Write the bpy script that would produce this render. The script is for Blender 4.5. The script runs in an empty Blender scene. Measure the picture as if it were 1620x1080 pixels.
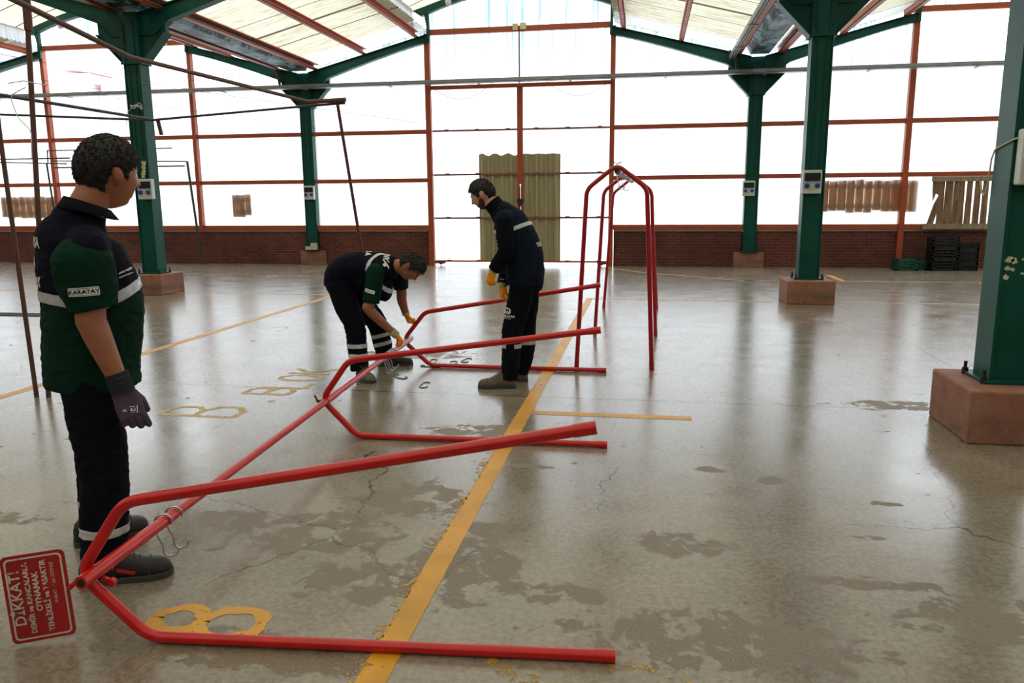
import bpy, bmesh, math, random
import numpy as np
from mathutils import Vector, Matrix, noise
from mathutils.bvhtree import BVHTree

random.seed(7)
S = bpy.context.scene
COL = S.collection
R = math.radians

# ------------------------------------------------------------------ camera
YAW, PITCH, ROLL, CAMH, FPX = .1697, .1792, -.0075, 1.55, 1225.53
fw = Vector((-math.sin(YAW) * math.cos(PITCH), math.cos(YAW) * math.cos(PITCH), -math.sin(PITCH)))
rt = Vector((math.cos(YAW), math.sin(YAW), 0))
up = rt.cross(fw)
r2 = rt * math.cos(ROLL) + up * math.sin(ROLL)
u2 = up * math.cos(ROLL) - rt * math.sin(ROLL)
cd = bpy.data.cameras.new('camera'); cam = bpy.data.objects.new('camera', cd); COL.objects.link(cam)
m = Matrix((r2, u2, -fw)).transposed().to_4x4(); m.translation = Vector((0, 0, CAMH)); cam.matrix_world = m
cd.sensor_width = 36; cd.lens = FPX * 36 / 1620; cd.clip_end = 500; cd.clip_start = .05
S.camera = cam

# ------------------------------------------------------------------ world: bright overcast sky
W = bpy.data.worlds.new('sky'); S.world = W; W.use_nodes = True
wn = W.node_tree; wn.nodes.clear()
bg = wn.nodes.new('ShaderNodeBackground'); wo = wn.nodes.new('ShaderNodeOutputWorld')
bg.inputs[0].default_value = (.86, .93, 1, 1); bg.inputs[1].default_value = 4.2
wn.links.new(bg.outputs[0], wo.inputs[0])
S.view_settings.view_transform = 'Standard'; S.view_settings.look = 'None'
S.view_settings.gamma = 1; S.view_settings.use_curve_mapping = False
S.view_settings.exposure = 0.30
try:
    S.cycles.max_bounces = 8; S.cycles.diffuse_bounces = 4; S.cycles.transparent_max_bounces = 12
except Exception: pass

# ------------------------------------------------------------------ helpers
class MB:
    def __init__(s): s.v = []; s.f = []; s.smooth = []
    def add(s, vs, fs, sm=False):
        n = len(s.v); s.v += [Vector(v) for v in vs]
        s.f += [tuple(i + n for i in f) for f in fs]; s.smooth += [sm] * len(fs)
    def box(s, a, b):
        x0, y0, z0 = a; x1, y1, z1 = b
        s.add([(x0,y0,z0),(x1,y0,z0),(x1,y1,z0),(x0,y1,z0),(x0,y0,z1),(x1,y0,z1),(x1,y1,z1),(x0,y1,z1)],
              [(0,3,2,1),(4,5,6,7),(0,1,5,4),(1,2,6,5),(2,3,7,6),(3,0,4,7)])
    def bar(s, p, q, w, h, upv=(0, 0, 1)):
        """rectangular bar from p to q; w across, h along upv"""
        p = Vector(p); q = Vector(q); t = (q - p).normalized(); u = Vector(upv); u = (u - t * u.dot(t)).normalized(); c = t.cross(u)
        vs = [a + c * (sx * w / 2) + u * (sz * h / 2) for a in (p, q) for sx, sz in ((-1,-1),(1,-1),(1,1),(-1,1))]
        s.add(vs, [(0,1,2,3),(7,6,5,4),(0,4,5,1),(1,5,6,2),(2,6,7,3),(3,7,4,0)])
    def prism(s, poly, axis, a, b):
        """polygon in the two other axes extruded along axis ('x','y','z') from a to b"""
        n = len(poly)
        def P(u, v, w): return {'x': (w,u,v), 'y': (u,w,v), 'z': (u,v,w)}[axis]
        vs = [P(u, v, a) for u, v in poly] + [P(u, v, b) for u, v in poly]
        fs = [tuple(range(n)), tuple(range(2*n-1, n-1, -1))] + [(i, i+n, (i+1) % n + n, (i+1) % n) for i in range(n)]
        s.add(vs, fs)
    def tube(s, pts, rad, seg=12, side=None, caps=True, closed=False, hollow=0):
        pts = [Vector(p) for p in pts]; n = len(pts)
        if not isinstance(rad, (list,)): rad = [rad] * n
        rings = []; prev = None
        for i, p in enumerate(pts):
            if closed: t = (pts[(i+1) % n] - pts[i-1]).normalized()
            elif i == 0: t = (pts[1] - p).normalized()
            elif i == n-1: t = (p - pts[-2]).normalized()
            else: t = ((pts[i+1] - p).normalized() + (p - pts[i-1]).normalized()).normalized()
            h = Vector(side) if side is not None else (prev if prev is not None else (Vector((0,0,1)) if abs(t.z) < .9 else Vector((1,0,0))))
            a = (h - t * h.dot(t))
            if a.length < 1e-5: a = t.orthogonal()
            a.normalize(); b = t.cross(a); prev = a
            r = rad[i]; ra, rb = (r, r) if not isinstance(r, tuple) else r[:2]
            k = 1.0
            if not closed and 0 < i < n-1:
                c = (pts[i+1]-p).normalized().dot((p-pts[i-1]).normalized()); k = 1 / max(.75, math.sqrt(max(.01, (1+c)/2)))
            rings.append([p + a * (ra * k * math.cos(2*math.pi*j/seg)) + b * (rb * k * math.sin(2*math.pi*j/seg)) for j in range(seg)])
        vs = [v for r_ in rings for v in r_]; fs = []
        m_ = n if closed else n - 1
        for i in range(m_):
            for j in range(seg):
                i2 = (i+1) % n
                fs.append((i*seg+j, i*seg+(j+1) % seg, i2*seg+(j+1) % seg, i2*seg+j))
        s.add(vs, fs, True)
        if caps and not closed:
            s.add(rings[0], [tuple(range(seg-1, -1, -1))]); s.add(rings[-1], [tuple(range(seg))])
    def ell(s, c, r, rot=None, seg=20, rings=14):
        c = Vector(c); vs = []; fs = []
        for i in range(1, rings):
            th = math.pi * i / rings
            for j in range(seg):
                ph = 2*math.pi*j/seg
                v = Vector((r[0]*math.sin(th)*math.cos(ph), r[1]*math.sin(th)*math.sin(ph), r[2]*math.cos(th)))
                vs.append(c + (rot @ v if rot is not None else v))
        top = Vector((0,0,r[2])); t = len(vs); vs.append(c + (rot @ top if rot is not None else top)); vs.append(c - (rot @ top if rot is not None else top))
        for i in range(rings-2):
            for j in range(seg): fs.append((i*seg+j, (i+1)*seg+j, (i+1)*seg+(j+1) % seg, i*seg+(j+1) % seg))
        for j in range(seg):
            fs.append((t, j, (j+1) % seg)); k = (rings-2)*seg; fs.append((t+1, k+(j+1) % seg, k+j))
        s.add(vs, fs, True)
    def mesh(s, name, origin=(0,0,0)):
        me = bpy.data.meshes.new(name); o = Vector(origin)
        me.from_pydata([v - o for v in s.v], [], s.f)
        me.polygons.foreach_set('use_smooth', s.smooth); me.update()
        return me
    def build(s, name, mat, parent=None, bevel=0, origin=None):
        """ONE mesh object; vertices are given in world space"""
        o_ = Vector(origin) if origin is not None else (parent_loc(parent) if parent else Vector((0,0,0)))
        ob = bpy.data.objects.new(name, s.mesh(name, o_)); COL.objects.link(ob)
        if parent: ob.parent = parent
        else: ob.location = o_
        ob.data.materials.append(mat)
        if bevel:
            b = ob.modifiers.new('bevel', 'BEVEL'); b.width = bevel; b.segments = 2; b.limit_method = 'ANGLE'; b.angle_limit = R(40)
        return ob
def parent_loc(p):
    v = Vector((0,0,0))
    while p is not None: v += Vector(p.location); p = p.parent
    return v
def tag(o, label=None, cat=None, group=None, kind=None):
    if label: o['label'] = label
    if cat: o['category'] = cat
    if group: o['group'] = group
    if kind: o['kind'] = kind
    return o
def thing(name, loc, label, cat, group=None):
    o = bpy.data.objects.new(name, None); COL.objects.link(o); o.location = loc; o.empty_display_size = .1
    return tag(o, label, cat, group)
def struct(o): o['kind'] = 'structure'; return o
def copy_tree(o, parent=None):
    c = o.copy(); COL.objects.link(c)
    if parent: c.parent = parent
    for ch in list(o.children): copy_tree(ch, c)
    return c
def fillet(pts, rads, n=7):
    """polyline with rounded corners"""
    pts = [Vector(p) for p in pts]; out = [pts[0]]
    for i in range(1, len(pts)-1):
        r = rads[i] if isinstance(rads, (list, tuple)) else rads
        a = (pts[i-1]-pts[i]); b = (pts[i+1]-pts[i]); an = a.normalized(); bn = b.normalized()
        ang = an.angle(bn); d = min(r / math.tan(ang/2), a.length*.49, b.length*.49)
        p, q = pts[i] + an*d, pts[i] + bn*d
        for k in range(n+1):
            t = k/n; out.append(p*(1-t)**2 + pts[i]*2*t*(1-t) + q*t*t)
    out.append(pts[-1]); return out

# ------------------------------------------------------------------ materials
def lin(c):
    return tuple(((x/255)/12.92 if x/255 <= .04045 else ((x/255+.055)/1.055)**2.4) for x in c) + (1,)
class NT:
    def __init__(s, name):
        s.m = bpy.data.materials.new(name); s.m.use_nodes = True; s.t = s.m.node_tree; s.t.nodes.clear()
        s.out = s.t.nodes.new('ShaderNodeOutputMaterial')
    def n(s, typ, **k):
        nd = s.t.nodes.new(typ)
        for a, b in k.items(): setattr(nd, a, b)
        return nd
    def l(s, a, b): s.t.links.new(a, b)
    def val(s, sock, v):
        if hasattr(v, 'links') or isinstance(v, bpy.types.NodeSocket): s.l(v, sock)
        else: sock.default_value = v
    def math(s, op, a, b=None, c=None, clamp=False):
        nd = s.n('ShaderNodeMath', operation=op); nd.use_clamp = clamp
        s.val(nd.inputs[0], a)
        if b is not None: s.val(nd.inputs[1], b)
        if c is not None: s.val(nd.inputs[2], c)
        return nd.outputs[0]
    def ramp(s, f, stops, interp='LINEAR'):
        nd = s.n('ShaderNodeValToRGB'); nd.color_ramp.interpolation = interp
        e = nd.color_ramp.elements
        while len(e) < len(stops): e.new(.5)
        for i, (p, c) in enumerate(stops): e[i].position = p; e[i].color = c if len(c) == 4 else tuple(c)+(1,)
        s.l(f, nd.inputs[0]); return nd.outputs[0]
    def noise(s, vec, scale, detail=4, rough=.55, dist=0):
        nd = s.n('ShaderNodeTexNoise'); nd.inputs['Scale'].default_value = scale; nd.inputs['Detail'].default_value = detail
        nd.inputs['Roughness'].default_value = rough; nd.inputs['Distortion'].default_value = dist
        if vec is not None: s.l(vec, nd.inputs['Vector'])
        return nd.outputs[0]
    def coord(s, kind='Object', scale=None, rot=None):
        tc = s.n('ShaderNodeTexCoord'); o = tc.outputs[kind]
        if scale is not None or rot is not None:
            mp = s.n('ShaderNodeMapping'); s.l(o, mp.inputs[0])
            if scale is not None: mp.inputs['Scale'].default_value = scale
            if rot is not None: mp.inputs['Rotation'].default_value = rot
            o = mp.outputs[0]
        return o
    def mix(s, f, a, b, mode='MIX'):
        nd = s.n('ShaderNodeMix', data_type='RGBA', blend_type=mode)
        s.val(nd.inputs[0], f); s.val(nd.inputs[6], a); s.val(nd.inputs[7], b); return nd.outputs[2]
    def bump(s, h, strength=.3, dist=.01):
        nd = s.n('ShaderNodeBump'); nd.inputs['Strength'].default_value = strength; nd.inputs['Distance'].default_value = dist
        s.l(h, nd.inputs['Height']); return nd.outputs[0]
    def pbr(s, col, rough=.5, metal=0, normal=None, spec=.5, **k):
        p = s.n('ShaderNodeBsdfPrincipled')
        s.val(p.inputs['Base Color'], col); s.val(p.inputs['Roughness'], rough); s.val(p.inputs['Metallic'], metal)
        s.val(p.inputs['Specular IOR Level'], spec)
        if normal is not None: s.l(normal, p.inputs['Normal'])
        for a, b in k.items(): s.val(p.inputs[a.replace('_', ' ')], b)
        return p.outputs[0]
    def done(s, sh): s.l(sh, s.out.inputs[0]); return s.m
MATS = {}
def paint(name, rgb, rough=.45, metal=0, var=.18, scale=6, wear=None, wear_col=(90,60,45), bump=0.0, spec=.5):
    if name in MATS: return MATS[name]
    t = NT(name); c = t.coord('Object'); n1 = t.noise(c, scale, 5)
    base = lin(rgb); dk = tuple(x*(1-var) for x in base[:3])+(1,); lt = tuple(min(1, x*(1+var)) for x in base[:3])+(1,)
    col = t.ramp(n1, [(.3, dk), (.7, lt)])
    if wear is not None:
        n2 = t.noise(c, scale*4, 6, .65)
        col = t.mix(t.ramp(n2, [(wear, (0,0,0,1)), (wear+.03, (1,1,1,1))]), col, lin(wear_col))
    nm = t.bump(t.noise(c, 60, 3), bump, .003) if bump else None
    MATS[name] = t.done(t.pbr(col, rough, metal, nm, spec)); return MATS[name]

M_green = paint('green_paint', (12,74,61), .42, wear=.74, wear_col=(8,52,40), scale=2.2, spec=.22)
M_orange = paint('orange_paint', (160,70,32), .5, wear=.76, wear_col=(120,60,45), scale=2)
M_purlin = paint('purlin_paint', (200,104,70), .5, wear=.7, wear_col=(180,120,100), scale=2)
M_red = paint('red_pipe_paint', (196,22,22), .28, wear=.73, wear_col=(110,18,20), scale=5, var=.12, bump=.05, spec=.5)
M_redold = paint('dark_red_pipe_paint', (165,18,28), .35, wear=.70, wear_col=(90,15,20), scale=6, var=.15, bump=.05)
M_rust = paint('rusty_steel', (92,56,44), .6, wear=.6, wear_col=(58,38,34), scale=5, bump=.1)
M_darkpipe = paint('dark_pipe', (52,50,50), .5, scale=4, wear=.65, wear_col=(80,55,45))
M_galv = paint('galvanised_steel', (140,142,142), .42, .5, scale=3, var=.12)
M_chrome = paint('bright_steel', (200,200,200), .25, .95, scale=20, var=.1)
M_black = paint('black_rubber', (22,22,24), .55)
M_blackcrate = paint('black_plastic', (20,22,24), .45)
M_greencrate = paint('green_plastic', (20,78,60), .45)
M_white = paint('white_plastic', (205,208,205), .4, var=.05)
M_bluesock = paint('blue_socket_plastic', (25,75,165), .35)
M_glassdark = paint('smoked_cover', (45,50,50), .12)
M_card = paint('cream_card', (205,195,150), .6)
M_flake = paint('cream_old_paper', (200,200,165), .7)
M_tan = None
def mat_brick(rz=0):
    t = NT('red_brick'); c = t.coord('Object')
    mp = t.n('ShaderNodeMapping'); t.l(c, mp.inputs[0]); mp.inputs['Rotation'].default_value = (R(90), 0, R(rz))
    br = t.n('ShaderNodeTexBrick'); t.l(mp.outputs[0], br.inputs['Vector'])
    br.inputs['Scale'].default_value = 1; br.inputs['Brick Width'].default_value = .2; br.inputs['Row Height'].default_value = .068
    br.inputs['Mortar Size'].default_value = .006; br.inputs['Mortar Smooth'].default_value = .2
    br.inputs['Color1'].default_value = lin((104,48,35)); br.inputs['Color2'].default_value = lin((80,37,29)); br.inputs['Mortar'].default_value = lin((118,78,64))
    n = t.noise(c, 1.2, 5)
    col = t.mix(t.ramp(n, [(.35, (.62,.62,.62,1)), (.65, (1.15,1.1,1.05,1))]), (0,0,0,1), br.outputs[0], 'MIX')
    col = t.mix(1.0, br.outputs[0], t.ramp(n, [(.35, (.62,.6,.6,1)), (.65, (1,1,1,1))]), 'MULTIPLY')
    return t.done(t.pbr(col, .8, 0, t.bump(br.outputs[1], -.4, .006)))
M_brick = mat_brick(); M_brickside = mat_brick(90)
def mat_plinth():
    t = NT('painted_concrete'); c = t.coord('Object'); n = t.noise(c, 4, 6, .6); n2 = t.noise(c, 18, 5)
    col = t.ramp(n, [(.3, lin((112,82,70))), (.5, lin((148,96,76))), (.7, lin((156,112,92)))])
    col = t.mix(t.ramp(n2, [(.62, (0,0,0,1)), (.7, (1,1,1,1))]), col, lin((140,120,100)))
    sp = t.n('ShaderNodeSeparateXYZ'); t.l(c, sp.inputs[0])
    band = t.math('MULTIPLY', t.math('SUBTRACT', 1.0, t.math('MULTIPLY', t.math('ABSOLUTE', t.math('SUBTRACT', sp.outputs[2], .12)), 9.0), clamp=True), t.ramp(t.noise(c, 3.5, 3), [(.42, (0,0,0,1)), (.56, (1,1,1,1))]))
    col = t.mix(t.math('MULTIPLY', band, .7), col, lin((84,72,62)))
    return t.done(t.pbr(col, .7, 0, t.bump(t.noise(c, 30, 6), .5, .01)))
M_plinth = mat_plinth()
def sheet_mat(name, tcol, lcol, fac, dirt=0.0, streak=0.0, cream=False):
    """thin translucent roofing / cladding sheet: part sees through, part scatters"""
    t = NT(name); c = t.coord('Object')
    tr = t.n('ShaderNodeBsdfTransparent'); tl = t.n('ShaderNodeBsdfTranslucent'); df = t.n('ShaderNodeBsdfDiffuse')
    if cream:
        mp = t.n('ShaderNodeMapping'); t.l(c, mp.inputs[0]); mp.inputs['Scale'].default_value = (1.2, 14, 1.2)
        n = t.noise(mp.outputs[0], 1.6, 6, .65); n2 = t.noise(c, .5, 3)
        k = t.ramp(n, [(.32, (.62,.54,.38,1)), (.5, (.94,.92,.84,1)), (.7, (1,1,1,1))])
        sp = t.n('ShaderNodeSeparateXYZ'); t.l(c, sp.inputs[0])
        lap = t.math('PINGPONG', sp.outputs[1], .46)
        lapm = t.math('LESS_THAN', lap, .024)
        k = t.mix(lapm, k, (.17,.14,.10,1))
        col = t.mix(1.0, k, lcol, 'MULTIPLY'); tcl = t.mix(1.0, k, tcol, 'MULTIPLY')
    else:
        mp = t.n('ShaderNodeMapping'); t.l(c, mp.inputs[0]); mp.inputs['Scale'].default_value = (7, 7, .25)
        n = t.noise(mp.outputs[0], 1.6, 4, .6)
        k = t.ramp(n, [(.36, (1-streak, 1-streak*.8, 1-streak*.6, 1)), (.5, (1,1,1,1))])
        sp = t.n('ShaderNodeSeparateXYZ'); t.l(c, sp.inputs[0])
        lap = t.math('LESS_THAN', t.math('PINGPONG', sp.outputs[0], .5), .008)
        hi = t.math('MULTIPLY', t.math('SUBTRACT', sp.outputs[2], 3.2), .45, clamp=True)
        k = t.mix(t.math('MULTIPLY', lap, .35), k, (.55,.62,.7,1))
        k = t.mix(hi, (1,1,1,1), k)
        col = t.mix(1.0, k, lcol, 'MULTIPLY'); tcl = t.mix(1.0, k, tcol, 'MULTIPLY')
    t.l(tcl, tr.inputs[0]); t.l(col, tl.inputs[0]); t.l(col, df.inputs[0])
    m1 = t.n('ShaderNodeMixShader'); m1.inputs[0].default_value = .25; t.l(tl.outputs[0], m1.inputs[1]); t.l(df.outputs[0], m1.inputs[2])
    m2 = t.n('ShaderNodeMixShader'); m2.inputs[0].default_value = fac; t.l(tr.outputs[0], m2.inputs[1]); t.l(m1.outputs[0], m2.inputs[2])
    return t.done(m2.outputs[0])
M_clad = sheet_mat('clear_wall_sheet', (.36,.37,.375,1), (.90,.91,.92,1), .45, streak=.72)
M_roof = sheet_mat('cream_roof_sheet', (.14,.13,.105,1), (.50,.475,.39,1), .62, cream=True)
M_roofclean = sheet_mat('white_roof_sheet', (.22,.22,.21,1), (.6,.6,.58,1), .5)
M_mon = sheet_mat('white_side_sheet', (.15,.15,.15,1), (.48,.46,.46,1), .6, streak=.3)
def mat_tan():
    t = NT('tan_corrugated_metal'); c = t.coord('Object', (10, 10, .6)); n = t.noise(c, 1.5, 4)
    col = t.ramp(n, [(.3, lin((140,130,98))), (.7, lin((166,156,120)))])
    return t.done(t.pbr(col, .55))
M_tan = mat_tan()
def mat_wood(name, a, b, graffiti=False):
    t = NT(name); c = t.coord('Object', (9, 9, 1.2)); n = t.noise(c, 2.2, 6, .65, .6)
    col = t.ramp(n, [(.3, lin(a)), (.68, lin(b))])
    if graffiti:
        c2 = t.coord('Object', (1, 1, 1)); w = t.noise(c2, 3.4, 1, .4, 1.6)
        g = t.math('LESS_THAN', t.math('ABSOLUTE', t.math('SUBTRACT', w, .5)), .028)
        col = t.mix(t.math('MULTIPLY', g, .75), col, lin((170,60,40)))
    sh = t.pbr(col, .8, 0, t.bump(n, .3, .004))
    if graffiti:
        tl = t.n('ShaderNodeBsdfTranslucent'); t.l(col, tl.inputs[0]); mx = t.n('ShaderNodeMixShader'); mx.inputs[0].default_value = .22; t.l(sh, mx.inputs[1]); t.l(tl.outputs[0], mx.inputs[2]); sh = mx.outputs[0]
    return t.done(sh)
M_wood = mat_wood('weathered_wood', (88,64,44), (150,122,92)); M_woodl = mat_wood('grey_wood', (120,104,84), (168,150,122))
M_pallet = mat_wood('pallet_wood', (225,150,30), (250,205,80), True)  # warm glow of light passing through, put into the bright yellow, translucent wood
def mat_gutter():
    t = NT('peeling_gutter'); c = t.coord('Object', (1, .7, 1)); n = t.noise(c, 3.2, 8, .72, .4)
    col = t.mix(t.ramp(n, [(.50, (0,0,0,1)), (.515, (1,1,1,1))]), lin((128,160,166)), lin((22,34,34)))
    gr = t.ramp(t.noise(c, .6, 3), [(.45, lin((255,255,255))), (.6, lin((120,190,170)))])
    col = t.mix(1.0, col, gr, 'MULTIPLY')
    return t.done(t.pbr(col, .5, .1))
M_gutter = mat_gutter()

# ------------------------------------------------------------------ floor
def mat_floor():
    t = NT('polished_concrete'); c = t.coord('Object')
    sp = t.n('ShaderNodeSeparateXYZ'); t.l(c, sp.inputs[0]); X, Y = sp.outputs[0], sp.outputs[1]
    n1 = t.noise(c, .55, 6, .6, .4); n2 = t.noise(c, 2.6, 7, .65, .3); n3 = t.noise(c, 38, 4, .7)
    col = t.ramp(n1, [(.3, lin((100,82,64))), (.5, lin((120,104,88))), (.7, lin((110,90,69)))])
    col = t.mix(.45, col, t.ramp(n2, [(.3, lin((84,67,50))), (.62, lin((148,135,120)))]))
    col = t.mix(.28, col, t.ramp(n3, [(.35, lin((90,80,64))), (.65, lin((190,184,170)))]))
    # greenish / pink faded staining
    col = t.mix(t.ramp(t.noise(c, 1.1, 3), [(.55, (0,0,0,1)), (.75, (.25,.25,.25,1))]), col, lin((136,132,110)))
    # spalled patches
    cents = [(-1.55,3.25,.62,.34),(-2.0,3.35,.35,.16),(.2,3.4,.3,.18),(-1.12,2.85,.42,.22),(-.35,2.87,.30,.12),(.3,2.62,.8,.26),(-1.05,5.0,.55,.22),
             (-1.2,3.75,.5,.34),(1.35,2.9,.5,.25),(-.75,3.1,.35,.5),(1.9,6.1,.55,.2),(-2.3,7.6,.8,.3),(.42,4.45,.14,.07),(-1.4,2.3,.7,.15),(.95,3.15,.35,.08),
             (-.62,4.35,.2,.05),(1.25,4.05,.1,.05),(1.05,3.6,.1,.04),(-3.3,3.2,.5,.12),(3.0,5.0,.4,.2),(.75,4.3,.12,.1)]
    mask = None
    for (cx, cy, rx, ry) in cents:
        dx = t.math('DIVIDE', t.math('SUBTRACT', X, cx), rx); dy = t.math('DIVIDE', t.math('SUBTRACT', Y, cy), ry)
        d = t.math('SUBTRACT', 1.0, t.math('ADD', t.math('MULTIPLY', dx, dx), t.math('MULTIPLY', dy, dy)), clamp=True)
        mask = d if mask is None else t.math('MAXIMUM', mask, d)
    pn = t.noise(c, 6.5, 10, .72, .35)
    pm = t.math('ADD', t.math('MULTIPLY', t.math('MINIMUM', t.math('MULTIPLY', mask, 1.3), 1.0), .19), pn)
    patch = t.ramp(pm, [(.645, (0,0,0,1)), (.655, (1,1,1,1))])
    grain = t.noise(c, 120, 3, .8)
    pc = t.ramp(grain, [(.35, lin((78,62,44))), (.52, lin((112,92,68))), (.72, lin((160,144,116)))])
    col = t.mix(t.math('MULTIPLY', patch, .88), col, pc)
    edge = t.ramp(pm, [(.632, (0,0,0,1)), (.645, (1,1,1,1)), (.66, (0,0,0,1))])
    col = t.mix(t.math('MULTIPLY', edge, .65), col, lin((52,42,32)))
    # saw-cut joints
    wob = t.math('MULTIPLY', t.math('SUBTRACT', t.noise(c, 9, 3), .5), .012)
    def joint(ax, pos, w=.006):
        return t.math('LESS_THAN', t.math('ABSOLUTE', t.math('SUBTRACT', t.math('ADD', ax, wob), pos)), w)
    j = joint(Y, 6.0, .011)
    for a, p, w in ((Y, 12.72, .012), (Y, -.8, .006), (X, 2.85, .011), (X, -8.0, .008), (X, 8.2, .008)): j = t.math('MAXIMUM', j, joint(a, p, w))
    # cracks
    wn_ = t.n('ShaderNodeTexVoronoi', feature='DISTANCE_TO_EDGE'); wn_.inputs['Scale'].default_value = .45
    dv = t.n('ShaderNodeVectorMath', operation='ADD'); t.l(c, dv.inputs[0])
    nz = t.n('ShaderNodeTexNoise'); nz.inputs['Scale'].default_value = 4; nz.inputs['Detail'].default_value = 6; t.l(c, nz.inputs['Vector'])
    sc = t.n('ShaderNodeVectorMath', operation='SCALE'); sc.inputs['Scale'].default_value = .25; t.l(nz.outputs[1], sc.inputs[0]); t.l(sc.outputs[0], dv.inputs[1]); t.l(dv.outputs[0], wn_.inputs['Vector'])
    crack = t.math('MULTIPLY', t.math('LESS_THAN', wn_.outputs[0], .0022), t.ramp(t.noise(c, .9, 2), [(.5, (0,0,0,1)), (.56, (1,1,1,1))]))
    dark = t.math('MAXIMUM', j, crack)
    col = t.mix(t.math('MULTIPLY', dark, .9), col, lin((50,42,34)))
    # specks
    vo = t.n('ShaderNodeTexVoronoi'); vo.inputs['Scale'].default_value = 3.2; t.l(c, vo.inputs['Vector'])
    spk = t.math('LESS_THAN', vo.outputs['Distance'], .035)
    col = t.mix(t.math('MULTIPLY', spk, .6), col, lin((60,50,40)))
    rough = t.math('ADD', t.math('MULTIPLY', n2, .20), .115)
    rough = t.math('ADD', rough, t.math('MULTIPLY', patch, .35))
    h = t.math('ADD', t.math('MULTIPLY', n2, .5), t.math('MULTIPLY', t.noise(c, 14, 4), .25))
    h = t.math('SUBTRACT', h, t.math('MULTIPLY', patch, .35)); h = t.math('ADD', h, t.math('MULTIPLY', t.math('MULTIPLY', grain, patch), .5))
    h = t.math('SUBTRACT', h, t.math('MULTIPLY', dark, .8))
    return t.done(t.pbr(col, rough, 0, t.bump(h, .18, .012), 1.0, Coat_Weight=.0))
XL, XR_, YB, YF = -19.9, 13.9, 18.78, -8.5
b = MB(); b.box((XL-.3, YF-.3, -.2), (XR_+.3, 19.2, 0)); struct(b.build('floor', mat_floor()))
b = MB(); b.box((-120, -80, -.5), (120, 140, -.21)); struct(b.build('ground', paint('outside_paving', (205,200,192), .9, scale=.4)))

# ------------------------------------------------------------------ columns and portal frames
ROWS = {18.80: (-8.33, 2.38), 12.40: (-8.50, 2.45), 5.55: (-8.6, 2.40), -1.3: (-8.6, 2.4)}
COLNAME = {(18.80,0): 'far green column at the back wall left of the gate, blocks on its footing', (18.80,1): 'far green steel column at the back wall, right of the gate',
           (12.40,0): 'green steel column behind the man in the green and navy polo shirt', (12.40,1): 'tall green steel column right of the upright red frames, in mid hall',
           (5.55,1): 'nearest green steel column at the right edge with flaking paper marks'}
def column(X, Y, label, front=None, py=0, pw=.345, visible=True):
    t = thing('steel_column', (X, Y, 0), label, 'column', 'green steel columns of the hall')
    w = .15; d = .13
    b = MB()
    # boxed column: two side flanges standing a little proud of the face plates
    b.box((X-w, Y-d, .36), (X-w+.022, Y+d, 4.0)); b.box((X+w-.022, Y-d, .36), (X+w, Y+d, 4.0)); b.box((X-w+.02, Y-d+.02, .36), (X+w-.02, Y+d-.02, 4.0))
    b.build('shaft', M_green, t, .004)
    b = MB(); b.box((X-w-.05, Y-d-.05, .345), (X+w+.05, Y+d+.05, .372)); b.build('base_plate', M_green, t, .003)
    # flared head
    b = MB(); g = [(X-.17, 3.86), (X+.17, 3.86), (X+.62, 4.33), (X+.62, 4.62), (X-.62, 4.62), (X-.62, 4.33)]
    b.prism(g, 'y', Y-.05, Y+.05)
    b.bar((X-.17, Y, 3.86), (X-.62, Y, 4.33), .24, .02, (0,0,1)); b.bar((X+.17, Y, 3.86), (X+.62, Y, 4.33), .24, .02, (0,0,1))
    b.box((X-.165, Y-.14, 3.84), (X+.165, Y+.14, 4.66)); b.box((X-.19, Y-.15, 3.84), (X+.19, Y+.15, 3.865))
    for sx in (-1, 1):
        for z in (4.0, 4.1, 4.2, 4.3, 4.4, 4.5): b.tube([(X+sx*.13, Y-.155, z), (X+sx*.13, Y-.14, z)], .014, 8)
    b.build('flared_head', M_green, t, .003)
    b = MB(); b.box((X-pw, Y+py-pw, 0), (X+pw, Y+py+pw, .35)); pl = b.build('concrete_footing', M_plinth, t, .015)
    for sx in (-1, 1):
        for sy in (-1, 1):
            b = MB(); p = (X+sx*.19, Y+sy*.155)
            b.tube([(p[0], p[1], .35), (p[0], p[1], .395)], .022, 6); b.tube([(p[0], p[1], .37), (p[0], p[1], .44)], .012, 8)
            b.build('anchor_bolt', M_black, t)
    # pair of cable conduits down to the socket box
    for sx in (-1, 1):
        b = MB(); x = X + sx*.055
        b.tube(fillet([(x, Y-d-.008+.02, 1.95), (x, Y-d-.008+.02, 3.72), (x+sx*.035, Y-d-.02, 3.85), (x+sx*.035, Y-.155, 4.5)], .04, 4), .009, 8)
        b.build('cable_conduit', M_green if sx < 0 else M_green, t)
    return t
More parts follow.
